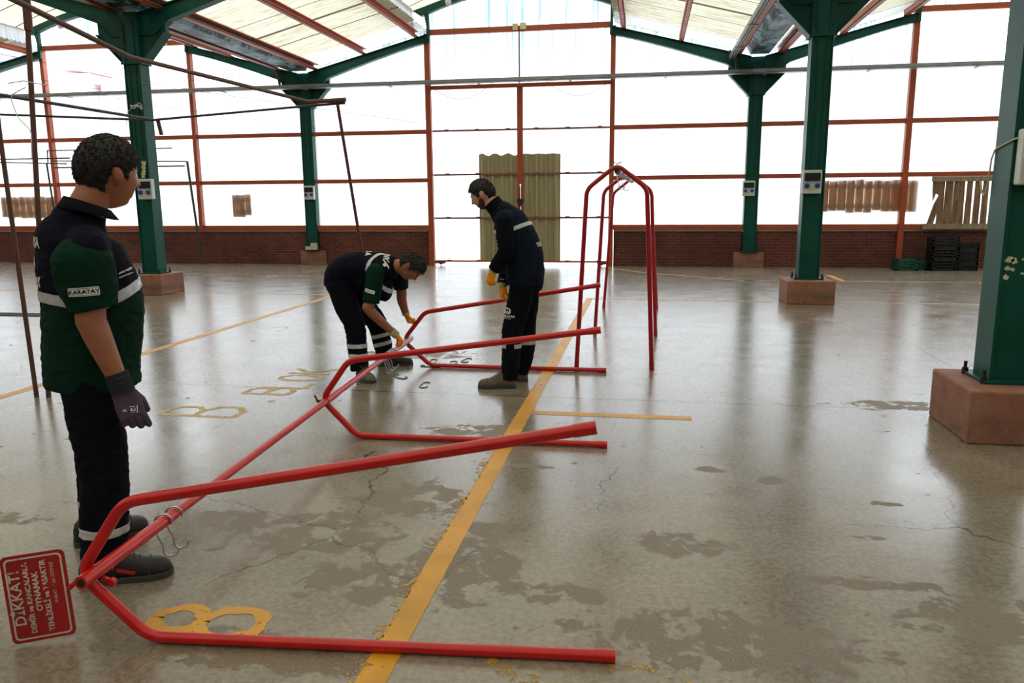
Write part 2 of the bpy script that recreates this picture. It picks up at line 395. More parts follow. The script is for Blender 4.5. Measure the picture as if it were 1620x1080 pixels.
def socket_box(X, Y, z0, label, s=1.0):
    """switchgear box: smoked window above, two blue sockets and a card below"""
    t = thing('socket_box', (X, Y, z0), label, 'socket box', 'electric socket boxes on the columns')
    w, h, d = .27*s, .34*s, .09
    b = MB(); b.box((X-w/2, Y-d, z0), (X+w/2, Y, z0+h)); b.build('housing', M_white, t, .012)
    b = MB(); b.box((X-w/2+.025, Y-d-.016, z0+h*.53), (X+w/2-.02, Y-d+.01, z0+h*.88)); b.build('smoked_window', M_glassdark, t, .006)
    b = MB(); b.bar((X-w/2+.005, Y-d-.008, z0+h*.5), (X+w/2-.005, Y-d-.008, z0+h*.5), .012, .008); b.build('window_hinge', M_white, t)
    for sx in (-1, 1):
        b = MB(); c = X+sx*w*.27
        b.tube([(c, Y-d, z0+h*.34), (c, Y-d-.03, z0+h*.33)], .036, 16); b.box((c-.03, Y-d-.045, z0+h*.33), (c+.03, Y-d-.01, z0+h*.42)); b.build('blue_socket', M_bluesock, t, .003)
    b = MB(); b.box((X-.035, Y-d-.004, z0+h*.1), (X+.035, Y-d+.002, z0+h*.3)); b.build('number_card', M_card, t)
    return t
for Yr, xs in ROWS.items():
    for i, X in enumerate(xs):
        back = Yr > 18
        lab = COLNAME.get((Yr, i), 'green steel column out of view beside the camera')
        if (Yr, i) not in COLNAME: continue
        py = {18.80: .235, 12.40: -.02, 5.55: -.03}[Yr]
        c = column(X, Yr, lab, py=py)
BOXLAB = [(-8.31, 18.80, 'white socket box on the far left column at the back wall'), (2.30, 18.80, 'white socket box on the far right column at the back wall'),
          (-8.40, 12.40, 'white socket box with rolled paper above it, on the column behind the polo shirt man'), (2.40, 12.40, 'white socket box with a number card on the mid hall column at right'),
          (2.40, 5.55, 'white socket box cut by the right edge of the photo')]
for X, Y, lab in BOXLAB: socket_box(X, Y-.135, 1.625, lab)

def rafter(name, xc, xm, Y, label):
    """haunched half rafter from column head xc up to monitor post xm"""
    sg = 1 if xm > xc else -1; L = abs(xm-xc)
    def top(u): return 4.62 + (5.42-4.62)*u/L
    def bot(u):
        k = u/L; return 4.30 + (5.25-4.30)*(1-(1-k)**1.15) if u > .6 else 4.30
    us = [.15 + (L-.15)*i/12 for i in range(13)]
    t = thing(name, (xc, Y, 0), label, 'roof beam', 'green roof beams')
    b = MB(); poly = [(xc+sg*u, bot(u)) for u in us] + [(xc+sg*u, top(u)) for u in reversed(us)]
    b.prism(poly, 'y', Y-.02, Y+.02); b.build('web', M_green, t)
    for fn in (bot, top):
        pr = [(xc+sg*u, fn(u)-.008) for u in us] + [(xc+sg*u, fn(u)+.008) for u in reversed(us)]
        b = MB(); b.prism(pr, 'y', Y-.08, Y+.08); b.build('flange', M_green, t)
    return t
BAYS = {'left': (-19.2, None, -15.50, -11.36), 'mid': (0, 0, -5.16, -.84), 'right': (None, 13.15, 5.63, 9.95)}
def monitor(xa, xb, Y, label):
    t = thing('roof_arch', ((xa+xb)/2, Y, 0), label, 'roof arch', 'green arches over the raised roof strips')
    for x, sg in ((xa, 1), (xb, -1)):
        b = MB()
        b.prism([(x-sg*.02, 5.25), (x+sg*.05, 5.25), (x+sg*.04, 5.9), (x-sg*.10, 6.02), (x-sg*.02, 5.6)], 'y', Y-.05, Y+.05)
        b.build('post', M_green, t, .003)
    n = 16; pin = []; pout = []
    for i in range(n+1):
        u = i/n; x = xa + (xb-xa)*u; z = 5.88 + .42*(1-(2*u-1)**2)
        pin.append((x, z)); pout.append((x, z+.17))
    pin[0] = (xa-.15, 5.83); pin[-1] = (xb+.15, 5.83); pout[0] = (xa-.35, 5.96); pout[-1] = (xb+.35, 5.96)
    b = MB()
    for i in range(n):
        b.prism([pin[i], pin[i+1], pout[i+1], pout[i]], 'y', Y-.025, Y+.025)
        b.bar((pin[i][0], Y, pin[i][1]), (pin[i+1][0], Y, pin[i+1][1]), .14, .014)
    b.build('arch_rib', M_green, t)
    return t
for Yr, (xl, xr) in ROWS.items():
    Yq = 18.66 if Yr > 18 else Yr
    where = {18.80: 'at the back wall', 12.40: 'across the middle of the hall', 5.55: 'above the nearest column', -1.3: 'behind the camera'}[Yr]
    rafter('roof_beam', xl, -5.16, Yq, 'green roof beam %s, left column to middle arch' % where)
    rafter('roof_beam', xl, -11.36, Yq, 'green roof beam %s, going left from left column' % where)
    rafter('roof_beam', xr, -.84, Yq, 'green roof beam %s, right column to middle arch' % where)
    rafter('roof_beam', xr, 5.63, Yq, 'green roof beam %s, going right from right column' % where)
    rafter('roof_beam', -19.2, -15.5, Yq, 'green roof beam %s, far left corner' % where)
    monitor(-5.16, -.84, Yq, 'green arch rib %s, over the middle of the hall' % where)
    monitor(-15.5, -11.36, Yq, 'green arch rib %s, over the left bay' % where)
    monitor(5.63, 9.95, Yq, 'green arch rib %s, over the right bay' % where)

# ------------------------------------------------------------------ roof sheets, purlins, gutters
def zroof(u, L): return 4.74 + (5.56-4.74)*u/L
SL = []   # (x valley, x monitor)
for xv, xm in ((-8.42, -5.2), (-8.42, -11.32), (2.40, -.80), (2.40, 5.59), (-19.2, -15.54), (13.15, 9.99)):
    SL.append((xv, xm))
def roof_strip(name, x0, z0, x1, z1, ya, yb, mat, pitch=.16, amp=.012):
    n = int((yb-ya)/(pitch/4)); vs = []; fs = []
    for i in range(n+1):
        y = ya + (yb-ya)*i/n; k = i % 4; dz = amp if k in (1, 2) else -amp
        vs += [(x0, y, z0+dz), (x1, y, z1+dz)]
    fs = [(2*i, 2*i+1, 2*i+3, 2*i+2) for i in range(n)]
    b = MB(); b.add(vs, fs, False); return struct(b.build(name, mat))
for k, (xv, xm) in enumerate(SL):
    L = abs(xm-xv); sg = 1 if xm > xv else -1
    a = .33
    roof_strip('ceiling', xv+sg*a, zroof(a, L), xm, zroof(L, L), YF, 17.85, M_roof)
    roof_strip('ceiling', xv+sg*a, zroof(a, L), xm, zroof(L, L), 17.85, 18.95, M_roofclean)
# monitor sides and curved tops
for xa, xb in ((-5.16, -.84), (-15.5, -11.36), (5.63, 9.95)):
    for x, sg in ((xa, -1), (xb, 1)):
        b = MB(); n = 460
        vs = []; 
        for i in range(n+1):
            y = YF + (18.6-YF)*i/n; dx = .008 if i % 4 in (1, 2) else -.008
            vs += [(x+sg*(.30+0)+dx, y, 5.52), (x+sg*.33+dx, y, 5.98)]
        b.add(vs, [(2*i, 2*i+1, 2*i+3, 2*i+2) for i in range(n)]); struct(b.build('window_%d' % (20 + int(abs(x)*10)), M_mon))
    n = 12
    b = MB(); vs = []
    for i in range(n+1):
        u = i/n; x = xa-.45 + (xb-xa+.9)*u; z = 5.97 + .55*(1-(2*u-1)**2)
        vs += [(x, YF, z), (x, 18.95, z)]
    b.add(vs, [(2*i, 2*i+1, 2*i+3, 2*i+2) for i in range(n)], True); struct(b.build('ceiling', M_roof))
def purlin(x, z, mat=M_purlin, w=.10, h=.13, y0=YF, y1=18.62, label='', y0b=None):
    b = MB(); 
    # C-section
    b.box((x-w/2, y0, z), (x-w/2+.012, y1, z+h)); b.box((x-w/2, y0, z), (x+w/2, y1, z+.012)); b.box((x-w/2, y0, z+h-.012), (x+w/2, y1, z+h))
    b.box((x+w/2-.012, y0, z), (x+w/2, y1, z+.02))
    o = b.build('purlin', mat, None, 0, origin=(x, (y0+y1)/2, z)); tag(o, label, 'purlin', 'long orange roof purlins'); return o
ORD = ['nearest the gutter', 'halfway up the slope', 'at the foot of the raised roof strip']
SLN = ['right of the left gutter', 'left of the left gutter', 'left of the right gutter', 'right of the right gutter', 'in the far left corner', 'by the right side wall']
for k, (xv, xm) in enumerate(SL):
    L = abs(xm-xv); sg = 1 if xm > xv else -1
    for j, u in enumerate((.46, 1.70, L-.22)):
        purlin(xv+sg*u, zroof(u, L)-.145, M_orange if k in (1, 3) else M_purlin, w=.15 if j == 0 else .10, label='orange roof purlin %s, %s' % (ORD[j], SLN[k]))
for xv, nm in ((-8.42, 'left'), (2.40, 'right'), (-19.2, 'far left'), (13.1, 'far right')):
    if nm in ('far left', 'far right'): continue
    b = MB(); w1, w2, z = .20, .34, 4.70
    b.prism([(xv-w1, z), (xv+w1, z), (xv+w2, z+.24), (xv+w2-.012, z+.24), (xv+w1-.01, z+.012), (xv-w1+.01, z+.012), (xv-w2+.012, z+.24), (xv-w2, z+.24)], 'y', YF, 18.6)
    o = b.build('roof_gutter', M_gutter, None, 0, origin=(xv, 5, z)); tag(o, 'peeling blue-grey valley gutter running along the %s row of columns' % nm, 'gutter', 'roof gutters')
    # galvanised tray beside the gutter (right one only)
    if nm == 'right':
        b = MB()
        for i in range(3): b.box((xv-.66+.05*i, YF, 4.60), (xv-.645+.05*i, 18.5, 4.68))
        for y in np.arange(-6, 18, 2.1): b.box((xv-.69, y, 4.585), (xv-.50, y+.04, 4.60))
        o = b.build('cable_tray', M_galv, None, origin=(xv-.5, 5, 4.7)); tag(o, 'grey steel cable tray running beside the right roof gutter', 'cable tray')
    else:
        b = MB(); b.box((xv+.37, YF, 4.80), (xv+.43, 18.5, 4.90)); o = b.build('edge_trim', M_green, None, origin=(xv+.4, 5, 4.8)); tag(o, 'dark green metal edge strip along the left gutter', 'roof trim')
# down pipes beside the far columns
for X, lab in ((-8.93, 'rusty downpipe elbow left of the far left column head'), (1.86, 'rusty downpipe elbow left of the far right column head')):
    b = MB(); b.tube(fillet([(X-.12, 18.5, 4.78), (X+.02, 18.5, 4.62), (X+.06, 18.5, 4.34)], .05), .03, 12); tag(b.build('downpipe', M_rust, None, origin=(X, 18.5, 4.4)), lab, 'downpipe', 'downpipes')

# ------------------------------------------------------------------ back wall
segs = [(XL, -8.33-.17), (-8.33+.17, -5.26), (-.74, 2.38-.17), (2.38+.17, XR_)]
nb = 0
for x0, x1 in segs:
    b = MB(); b.box((x0, 18.74, 0), (x1, 18.95, .83)); o = struct(b.build('wall_back', M_brick))
    b = MB(); b.box((x0, 18.715, .825), (x1, 18.97, .885)); struct(b.build('trim_%d' % (nb+1), paint('sill_concrete', (140,124,112), .8))); nb += 1
b = MB(); b.box((XL-.2, 18.96, -.2), (-5.3, 19.2, .8)); b.box((-.72, 18.96, -.2), (XR_+.2, 19.2, .8)); struct(b.build('wall_back', M_brick))
posts = [(-15.50, 0.86, 5.45, .10), (-11.36, .86, 5.45, .10), (-5.20, 0, 5.45, .13), (-.81, 0, 5.45, .11), (5.63, .2, 5.5, .12), (9.95, .86, 5.45, .12)]
PL = {-15.5: 'at the far left', -11.36: 'left of the far left column', -5.2: 'left side of the gate', -.81: 'right side of the gate', 5.63: 'between the graffiti pallets and the plank screen', 9.95: 'far right'}
for x, z0, z1, w in posts:
    b = MB(); b.box((x-w/2, 18.66, z0), (x+w/2, 18.80, z1)); o = b.build('wall_post', M_orange, None, .004, origin=(x, 18.7, z0)); tag(o, 'orange wall post, %s' % PL[x], 'post', 'orange wall posts')
    b = MB()
RAILS = [(.925, .11, 'sill height'), (2.065, .10, 'lower'), (3.215, .10, 'upper')]
edges = [XL, -15.5, -11.36, -8.48, -8.18, -5.2, -.81, 2.23, 2.53, 5.63, 9.95, XR_]
sp = [(XL, -15.55, 'far left bay'), (-15.45, -11.41, 'bay under the left arch'), (-11.31, -8.48, 'bay left of the far left column'), (-8.18, -5.265, 'bay between the far left column and the gate'),
      (-.755, 2.23, 'bay between the gate and the far right column'), (2.53, 5.57, 'bay with the graffiti pallets'), (5.69, 9.89, 'bay with the plank screen'), (10.01, XR_, 'far right bay')]
for x0, x1, nm in sp:
    for z, h, zn in RAILS:
        b = MB(); b.box((x0, 18.70, z-h/2), (x1, 18.78, z+h/2)); o = b.build('wall_rail', M_orange, None, .003, origin=((x0+x1)/2, 18.7, z)); tag(o, 'level orange wall rail at %s, %s' % (zn, nm), 'rail', 'orange wall rails')
    if 'arch' in nm or 'plank' in nm:
        b = MB(); b.box((x0-.05, 18.68, 5.45), (x1+.05, 18.78, 5.57)); o = b.build('wall_rail', M_orange, None, .003, origin=((x0+x1)/2, 18.7, 5.5)); tag(o, 'level orange wall rail right under the arch, %s' % nm, 'rail', 'orange wall rails')
b = MB(); b.box((-5.14, 18.68, 5.42), (-.86, 18.78, 5.54)); o = b.build('wall_rail', M_orange, None, .003, origin=(-3, 18.7, 5.5)); tag(o, 'level orange rail under the middle arch, above the gate', 'rail', 'orange wall rails')
# header above gate
b = MB(); b.box((-5.14, 18.70, 4.18), (-.86, 18.78, 4.27)); o = b.build('wall_rail', M_orange, None, .003, origin=(-3, 18.7, 4.2)); tag(o, 'orange head rail over the gate below the long grey channel', 'rail', 'orange wall rails')
b = MB(); b.box((-3.0, 18.70, 4.28), (-2.97, 18.74, 5.42)); b.build('gate_wire', M_darkpipe); tag(bpy.data.objects['gate_wire'], 'thin dark upright rod above the middle of the gate', 'rod')
# corrugated cladding
def clad(name, x0, x1, z0, z1, y=18.86, mat=M_clad, ztop=None):
    n = max(2, int((x1-x0)/.045)); vs = []
    for i in range(n+1):
        x = x0+(x1-x0)*i/n; dy = .012 if i % 4 in (1, 2) else -.012
        zt = ztop(x) if ztop else z1
        vs += [(x, y+dy, z0), (x, y+dy, zt)]
    b = MB(); b.add(vs, [(2*i, 2*i+2, 2*i+3, 2*i+1) for i in range(n)]); return struct(b.build(name, mat))
def slope_top(x):
    for xv, xm in SL:
        lo, hi = min(xv, xm), max(xv, xm)
        if lo <= x <= hi: return 4.80 + (5.6-4.80)*abs(x-xv)/abs(xm-xv)
    for xa, xb in ((-5.2, -.8), (-15.54, -11.32), (5.59, 9.99)):
        if xa <= x <= xb: u = (x-xa)/(xb-xa); return 5.9 + .5*(1-(2*u-1)**2)
    return 5
clad('window_1', XL, -15.5, .85, 5, ztop=slope_top); clad('window_2', -15.5, -11.36, .85, 4.35); clad('window_2', -15.5, -11.36, 5.5, 6, ztop=slope_top)
clad('window_3', -11.36, -8.33, .85, 5, ztop=slope_top); clad('window_4', -8.33, -5.2, .85, 5, ztop=slope_top)
clad('window_5', -5.2, -.8, 4.25, 6, ztop=slope_top)
clad('window_6', -.8, 2.38, .85, 5, ztop=slope_top); clad('window_7', 2.38, 5.62, .85, 5, ztop=slope_top)
clad('window_8', 5.62, 9.95, .85, 4.38); clad('window_8', 5.62, 9.95, 5.5, 6, ztop=slope_top); clad('window_9', 9.95, XR_, .85, 5, ztop=slope_top)
# long galvanised channel
b = MB(); y0 = 18.36
for x0, x1 in ((XL, XR_),):
    b.box((x0, y0, 4.27), (x1, y0+.19, 4.282)); b.box((x0, y0, 4.272), (x1, y0+.01, 4.355)); b.box((x0, y0+.18, 4.272), (x1, y0+.19, 4.355))
for x in np.arange(-19, 13, 2.15): b.box((x, y0-.07, 4.25), (x+.05, y0+.30, 4.27))
for x in np.arange(-19.2, 13.8, .35): b.box((x, y0-.003, 4.29), (x+.16, y0+.002, 4.33))
o = b.build('steel_channel', M_galv, None, origin=(-3, y0, 4.35)); tag(o, 'long grey galvanised cable channel across the whole back wall', 'cable channel')

# gate: two leaves
def gate_leaf(x0, x1, name, tx0, tx1, side, label):
    t = thing(name, ((x0+x1)/2, 18.78, 0), label, 'gate', 'gate leaves'); t['kind'] = 'structure'
    b = MB(); inner = x1 if side < 0 else x0
    b.box((inner-.03, 18.72, .04), (inner+.03, 18.78, 4.2)); b.box((inner+.02, 18.715, 1.95), (inner+.06, 18.73, 4.2)) if side < 0 else None; b.build('stile', M_orange, t, .003)
    for i, z in enumerate((.10, 1.15, 2.19, 3.225)):
        b = MB(); b.box((x0, 18.73, z-.022), (x1, 18.77, z+.022))
        for q in np.arange(x0+.3, x1-.2, .75): b.box((q, 18.715, z+.015), (q+.1, 18.735, z+.035))
        b.build('leaf_rail', M_orange if i < 1 else paint('grey_orange_rail', (128,84,68), .5), t)
    o = clad('clear_panel', x0, x1, .14, 4.25, 18.83); o.parent = t; o.location = -Vector(t.location); del o['kind']
    # tan trapezoid metal door sheet
    n = int((tx1-tx0)/.045); vs = []
    for i in range(n+1):
        x = tx0+(tx1-tx0)*i/n; dy = (0, -.008, -.055, -.055, -.008)[i % 5]
        zt = 2.655 + .03*math.sin(i*.9) * (1 if side < 0 else .3)
        vs += [(x, 18.80+dy, .12), (x, 18.80+dy, zt), (x, 18.806+dy, .12), (x, 18.806+dy, zt)]
    fs = []
    for i in range(n): a = 4*i; fs += [(a, a+4, a+5, a+1), (a+2, a+3, a+7, a+6), (a+1, a+5, a+7, a+3), (a, a+2, a+6, a+4)]
    fs += [(0, 1, 3, 2), (4*n, 4*n+2, 4*n+3, 4*n+1)]
    b = MB(); b.add(vs, fs); b.build('tan_metal_sheet', M_tan, t)
    b = MB(); b.box((x0 if side < 0 else x1-.25, 18.68, .04), (x0+.25 if side < 0 else x1, 18.76, .12)); b.tube([(x0+.15 if side < 0 else x1-.15, 18.66, .06), (x0+.15 if side < 0 else x1-.15, 18.72, .06)], .05, 12); b.build('bottom_roller', M_rust, t)
    return t
g1 = gate_leaf(-5.12, -3.02, 'door_1', -4.0, -3.04, -1, 'left gate leaf of clear sheet with a tan metal strip, orange frame')
g2 = gate_leaf(-2.94, -.87, 'door_2', -2.92, -2.02, 1, 'right gate leaf of clear sheet with a tan metal strip, orange frame')
b = MB(); b.box((-3.05, 18.64, 1.52), (-2.9, 18.70, 1.6)); b.tube([(-2.975, 18.66, 1.1), (-2.975, 18.66, 1.9)], .012, 8); b.ell((-2.975, 18.64, 1.48), (.04, .03, .05))
tag(b.build('gate_bolt', M_black, None, origin=(-2.97, 18.66, 1.5)), 'dark bolt and padlock where the two gate leaves meet', 'bolt')
for xa, xb, lab in ((-5.0, -3.6, 'thin sagging cable over the left gate leaf'), (-2.35, -.95, 'thin sagging cable over the right gate leaf')):
    b = MB(); pts = [(xa+(xb-xa)*i/16, 18.6, 4.18-.30*(1-(2*i/16-1)**2)*1.0 + (.12*i/16 if xa < -4 else .12*(1-i/16))) for i in range(17)]
    b.tube(pts, .006, 6); b.tube([(xa, 18.6, 4.18), (xa, 18.72, 4.24)], .006, 6); b.tube([(xb, 18.6, pts[-1][2]), (xb, 18.72, 4.24)], .006, 6); tag(b.build('sagging_cable', M_darkpipe, None, origin=(xa, 18.6, 4)), lab, 'cable', 'cables over the gate')
# lamp on the arch and junction boxes
for X, Z, lab in ((-4.62, 6.10, 'round white lamp on the middle arch'), (-14.75, 6.02, 'round white lamp on the left arch')):
    t = thing('round_lamp', (X, 18.6, Z), lab, 'lamp', 'round lamps on the arches')
    b = MB(); b.ell((X, 18.56, Z), (.075, .045, .085)); b.build('glass_globe', M_white, t)
    b = MB(); b.tube([(X, 18.56, Z), (X, 18.64, Z)], .06, 16); b.build('lamp_base', M_galv, t)
for X, Z, lab in ((-3.12, 5.49, 'pair of small cream boxes on the rail above the gate'), (-12.2, 5.5, 'small cream box on the rail under the left arch')):
    b = MB(); b.box((X, 18.60, Z-.05), (X+.12, 18.68, Z+.08)); b.box((X+.17, 18.60, Z-.04), (X+.31, 18.68, Z+.09)); tag(b.build('junction_box', M_card, None, .005, origin=(X, 18.6, Z)), lab, 'junction box', 'junction boxes')

M_sidewall = sheet_mat('grey_side_sheet', (.03,.03,.03,1), (.17,.17,.168,1), .8)
# ------------------------------------------------------------------ side and rear walls (out of the picture, they shape the light)
for x, nm in ((XL, 'left'), (XR_, 'right')):
    b = MB(); b.box((x-.1, YF, 0), (x+.1, 18.75, .83)); struct(b.build('wall_'+nm, M_brickside))
    b = MB(); b.box((x-.01, YF, .83), (x+.01, 18.75, 4.85)); struct(b.build('wall_'+nm, M_sidewall))
for x, nm in ((XL+.06, 'left'), (XR_-.06, 'right')):
    for z in (.925, 2.065, 3.215):
        b = MB(); b.box((x-.04, YF+.1, z-.05), (x+.04, 18.6, z+.05)); o = b.build('wall_rail', M_orange, None, origin=(x, 5, z)); tag(o, 'orange rail %.0f cm up on the %s side wall' % (z*100, nm), 'rail', 'orange side wall rails'); struct(o)
    for y in (12.4, 5.55, -1.3):
        b = MB(); b.box((x-.06, y-.06, .83), (x+.06, y+.06, 4.7)); o = b.build('wall_post', M_orange, None, origin=(x, y, .8)); tag(o, 'orange post of the %s side wall' % nm, 'post', 'orange side wall posts'); struct(o)
b = MB(); b.box((XL, YF-.1, 0), (XR_, YF+.1, .83)); struct(b.build('wall_front', M_brick))
b = MB(); b.box((XL, YF-.01, .83), (XR_, YF+.01, 4.5)); struct(b.build('wall_front', M_sidewall))
b = MB(); b.box((XL, YF-.05, 4.5), (XR_, YF+.05, 6.6)); struct(b.build('wall_front', M_plinth))

# ------------------------------------------------------------------ floor paint
def mat_floorpaint(name, rgb, worn):
    t = NT(name); c = t.coord('Object'); n = t.noise(c, 26, 6, .7); n2 = t.noise(c, 3, 4)
    col = t.mix(t.ramp(n2, [(.35, (0,0,0,1)), (.65, (1,1,1,1))]), lin(rgb), lin(tuple(int(v*.86) for v in rgb)))
    sh = t.pbr(col, .45, 0, t.bump(n, .2, .003)); tr = t.n('ShaderNodeBsdfTransparent'); mx = t.n('ShaderNodeMixShader')
    t.l(t.ramp(t.math('ADD', t.math('MULTIPLY', n, .7), t.math('MULTIPLY', n2, .3)), [(worn, (0,0,0,1)), (worn+.05, (1,1,1,1))]), mx.inputs[0])
    t.l(tr.outputs[0], mx.inputs[1]); t.l(sh, mx.inputs[2]); return t.done(mx.outputs[0])
M_yel = mat_floorpaint('yellow_floor_paint', (222,158,30), .36)
M_yelpale = mat_floorpaint('worn_yellow_floor_paint', (205,165,85), .42)
M_yelworn = mat_floorpaint('faint_yellow_floor_paint', (200,160,60), .52)
def strip(name, pts, w, mat, label, grp='yellow lines painted on the floor', edge=.0022):
    pts = [Vector((p[0], p[1], 0)) for p in pts]; L = [0]
    for i in range(1, len(pts)): L.append(L[-1] + (pts[i]-pts[i-1]).length)
    n = max(8, int(L[-1]/.05)); vs = []; rnd = random.Random(3)
    for i in range(n+1):
        d = L[-1]*i/n; k = 1
        while k < len(pts)-1 and L[k] < d: k += 1
        p = pts[k-1].lerp(pts[k], (d-L[k-1])/(L[k]-L[k-1])); t = (pts[k]-pts[k-1]).normalized(); nn = Vector((-t.y, t.x, 0))
        vs += [p + nn*(w/2+rnd.uniform(-edge, edge)) + Vector((0,0,.0016)), p - nn*(w/2+rnd.uniform(-edge, edge)) + Vector((0,0,.0016))]
    b = MB(); b.add(vs, [(2*i, 2*i+1, 2*i+3, 2*i+2) for i in range(n)])
    o = b.build(name, mat, None, origin=(vs[0].x, vs[0].y, 0)); return tag(o, label, 'floor line', grp)
strip('painted_floor_line', [(-.855, -.5), (-.855, 12.40)], .105, M_yel, 'broad yellow floor line running from the bottom edge towards the gate, under the red arches')
strip('painted_floor_line', [(-.925, 1.2), (-.925, 5.2)], .05, M_yelworn, 'faint older yellow line showing along the left side of the broad line')
strip('painted_floor_line', [(-5.18, 3.2), (-5.17, 12.42)], .10, M_yel, 'yellow floor line crossing the left half between the polo shirt man and the bending man')
strip('painted_floor_line', [(-.80, 5.53), (.36, 5.53)], .10, M_yel, 'short yellow floor bar branching right from the broad line')
strip('painted_floor_line', [(-16, 12.46), (-5.1, 12.46)], .08, M_yelpale, 'pale yellow floor line running level across the left half')
strip('painted_floor_line', [(-.9, 12.42), (1.95, 12.30)], .09, M_yelpale, 'pale yellow floor line between the broad line and the mid hall column')
strip('painted_floor_line', [(2.85, 12.36), (9, 12.30)], .08, M_yelpale, 'pale yellow floor line right of the mid hall column')
strip('painted_floor_line', [(-14, 15.9), (-5.4, 15.55)], .08, M_yelworn, 'faint yellow floor line far left near the back wall')
strip('painted_floor_line', [(3.74, 16.9), (3.75, 15.5)], .12, M_yel, 'short yellow floor dash near the back wall, right of the mid hall column')
strip('painted_floor_line', [(3.75, 15.6), (9.5, 15.55)], .08, M_yelpale, 'faint yellow floor line on the right near the crates')
strip('painted_floor_line', [(-.95, 18.4), (-.1, 17.2), (1.9, 15.5)], .08, M_yelpale, 'faint slanting yellow floor line right of the gate')
def floor_glyph(name, ch, cx, cy, h, w, mat, label, wobble=.008, font_w=None):
    """hand painted sign on the floor: up = -X, reading towards +Y. Strokes given as polylines in a 0..1 box"""
    G = {'8': [[(.5+.36*math.sin(a)*(1.0), .74-.21*math.cos(a)) for a in np.linspace(math.pi, 3*math.pi, 18)], [(.5+.44*math.sin(a), .27+.26*math.cos(a)) for a in np.linspace(0, 2*math.pi, 20)]],
         'B': [[(.05, 0), (.05, 1)], [(.05, 1), (.55, 1), (.82, .88), (.82, .66), (.5, .53), (.05, .53)], [(.5, .53), (.92, .4), (.92, .14), (.6, 0), (.05, 0)]],
         'L': [[(.08, 1), (.08, 0)], [(.08, 0), (.85, 0)]], 'O': [[(.5+.45*math.sin(a), .5+.48*math.cos(a)) for a in np.linspace(0, 2*math.pi, 20)]],
         'K': [[(.08, 0), (.08, 1)], [(.85, 1), (.12, .45)], [(.3, .58), (.9, 0)]], '.': [[(.3, .02), (.5, .12)]],
         '6': [[(.78, .98), (.45, .86), (.2, .55), (.12, .3)], [(.5+.4*math.sin(a), .28+.28*math.cos(a)) for a in np.linspace(0, 2*math.pi, 18)]],
         '9': [[(.5+.4*math.sin(a), .7+.28*math.cos(a)) for a in np.linspace(0, 2*math.pi, 18)], [(.88, .7), (.8, .3), (.5, .02)]],
         '1': [[(.2, .72), (.55, 1)], [(.55, 1), (.55, 0)]]}
    b = MB(); rnd = random.Random(hash(ch) % 97 if False else ord(ch[0]))
    adv = 0; z = .0013
    for c in ch:
        for st in G[c]:
            pts = [Vector((cx - (v-.5)*h, cy + (adv+u)*w, z)) for u, v in st]
            sw = font_w or .035
            dn = []
            for i in range(len(pts)-1):
                seg = max(1, int((pts[i+1]-pts[i]).length/.02))
                for k in range(seg): dn.append(pts[i].lerp(pts[i+1], k/seg))
            dn.append(pts[-1]); vs = []
            for i, p in enumerate(dn):
                t = (dn[min(i+1, len(dn)-1)]-dn[max(0, i-1)]).normalized(); nn = Vector((-t.y, t.x, 0))
                vs += [p + nn*(sw/2+rnd.uniform(-wobble, wobble)), p - nn*(sw/2+rnd.uniform(-wobble, wobble))]
            b.add(vs, [(2*i, 2*i+2, 2*i+3, 2*i+1) for i in range(len(dn)-1)]); z += .0002
        adv += 1.18
    o = b.build(name, mat, None, origin=(cx, cy, 0)); return tag(o, label, 'floor sign', 'yellow hand painted signs on the floor')
floor_glyph('painted_floor_number', '8', -1.60, 2.34, .45, .225, M_yel, 'bold yellow number 8 painted on the floor under the nearest red arch', .011, .056)
floor_glyph('painted_floor_number', '6', -.16, 2.20, .70, .24, M_yelworn, 'half worn yellow number on the floor at the bottom edge, right of the broad line', .012, .05)
floor_glyph('painted_floor_letters', 'B', -3.26, 5.07, .60, .30, M_yelpale, 'large yellow letter B painted on the floor right of the purple-grey glove', .004, .05)
floor_glyph('painted_floor_letters', '.B', -3.06, 5.46, .38, .26, M_yelpale, 'yellow dot and small letter B on the floor beside the large B', .008, .05)
floor_glyph('painted_floor_letters', 'LOK', -3.02, 5.98, .40, .24, M_yelpale, 'blurred yellow letters LOK on the floor left of the second red arch', .01, .05)
floor_glyph('painted_floor_number', '6', -4.58, 8.75, .36, .38, M_yelworn, 'small faint yellow number on the floor behind the polo shirt man', .006, .05)
# dark drain grate left
t = thing('floor_drain', (-8.75, 9.65, 0), 'dark metal drain strip in the floor at the left edge', 'floor drain')
b = MB(); b.box((-9.9, 9.5, 0), (-8.2, 9.8, .004)); b.build('frame', M_darkpipe, t)
b = MB()
for i in range(40): b.box((-9.85+.042*i, 9.53, .004), (-9.83+.042*i, 9.77, .012))
b.build('grate', M_black, t)

# ------------------------------------------------------------------ red pipe frames
RP = .0205
def arch_pts(hf, hb, L=1.65, top=1.862):
    raw = [(0, -hf), (L, -hb), (top, 0), (L, hb), (0, hf)]
    return fillet([Vector((v, 0, u)) for u, v in raw], [0, .14, .09, .14, 0], 8)
def make_arch(parent, F, a, w, hf, hb, mat, L=1.65, top=1.862, rad=RP):
    """F foot centre, a axis to the apex, w spread direction"""
    pts = [F + a*p.z + w*p.x for p in arch_pts(hf, hb, L, top)]
    b = MB(); b.tube(pts, rad, 16); o = b.build('pipe_arch', mat, parent)
    for e, nx in ((0, 1), (-1, -2)):
        d = (pts[nx]-pts[e]).normalized(); b = MB(); b.tube([pts[e]-d*.004, pts[e]+d*.07], rad+.0022, 16); b.build('pipe_foot', mat, parent)
    return pts
T = thing('hanging_frame', (-1.2, 4.7, 0), 'red three-arch pipe rack lying on its side, warning sign at its near end', 'pipe frame', 'red pipe racks')
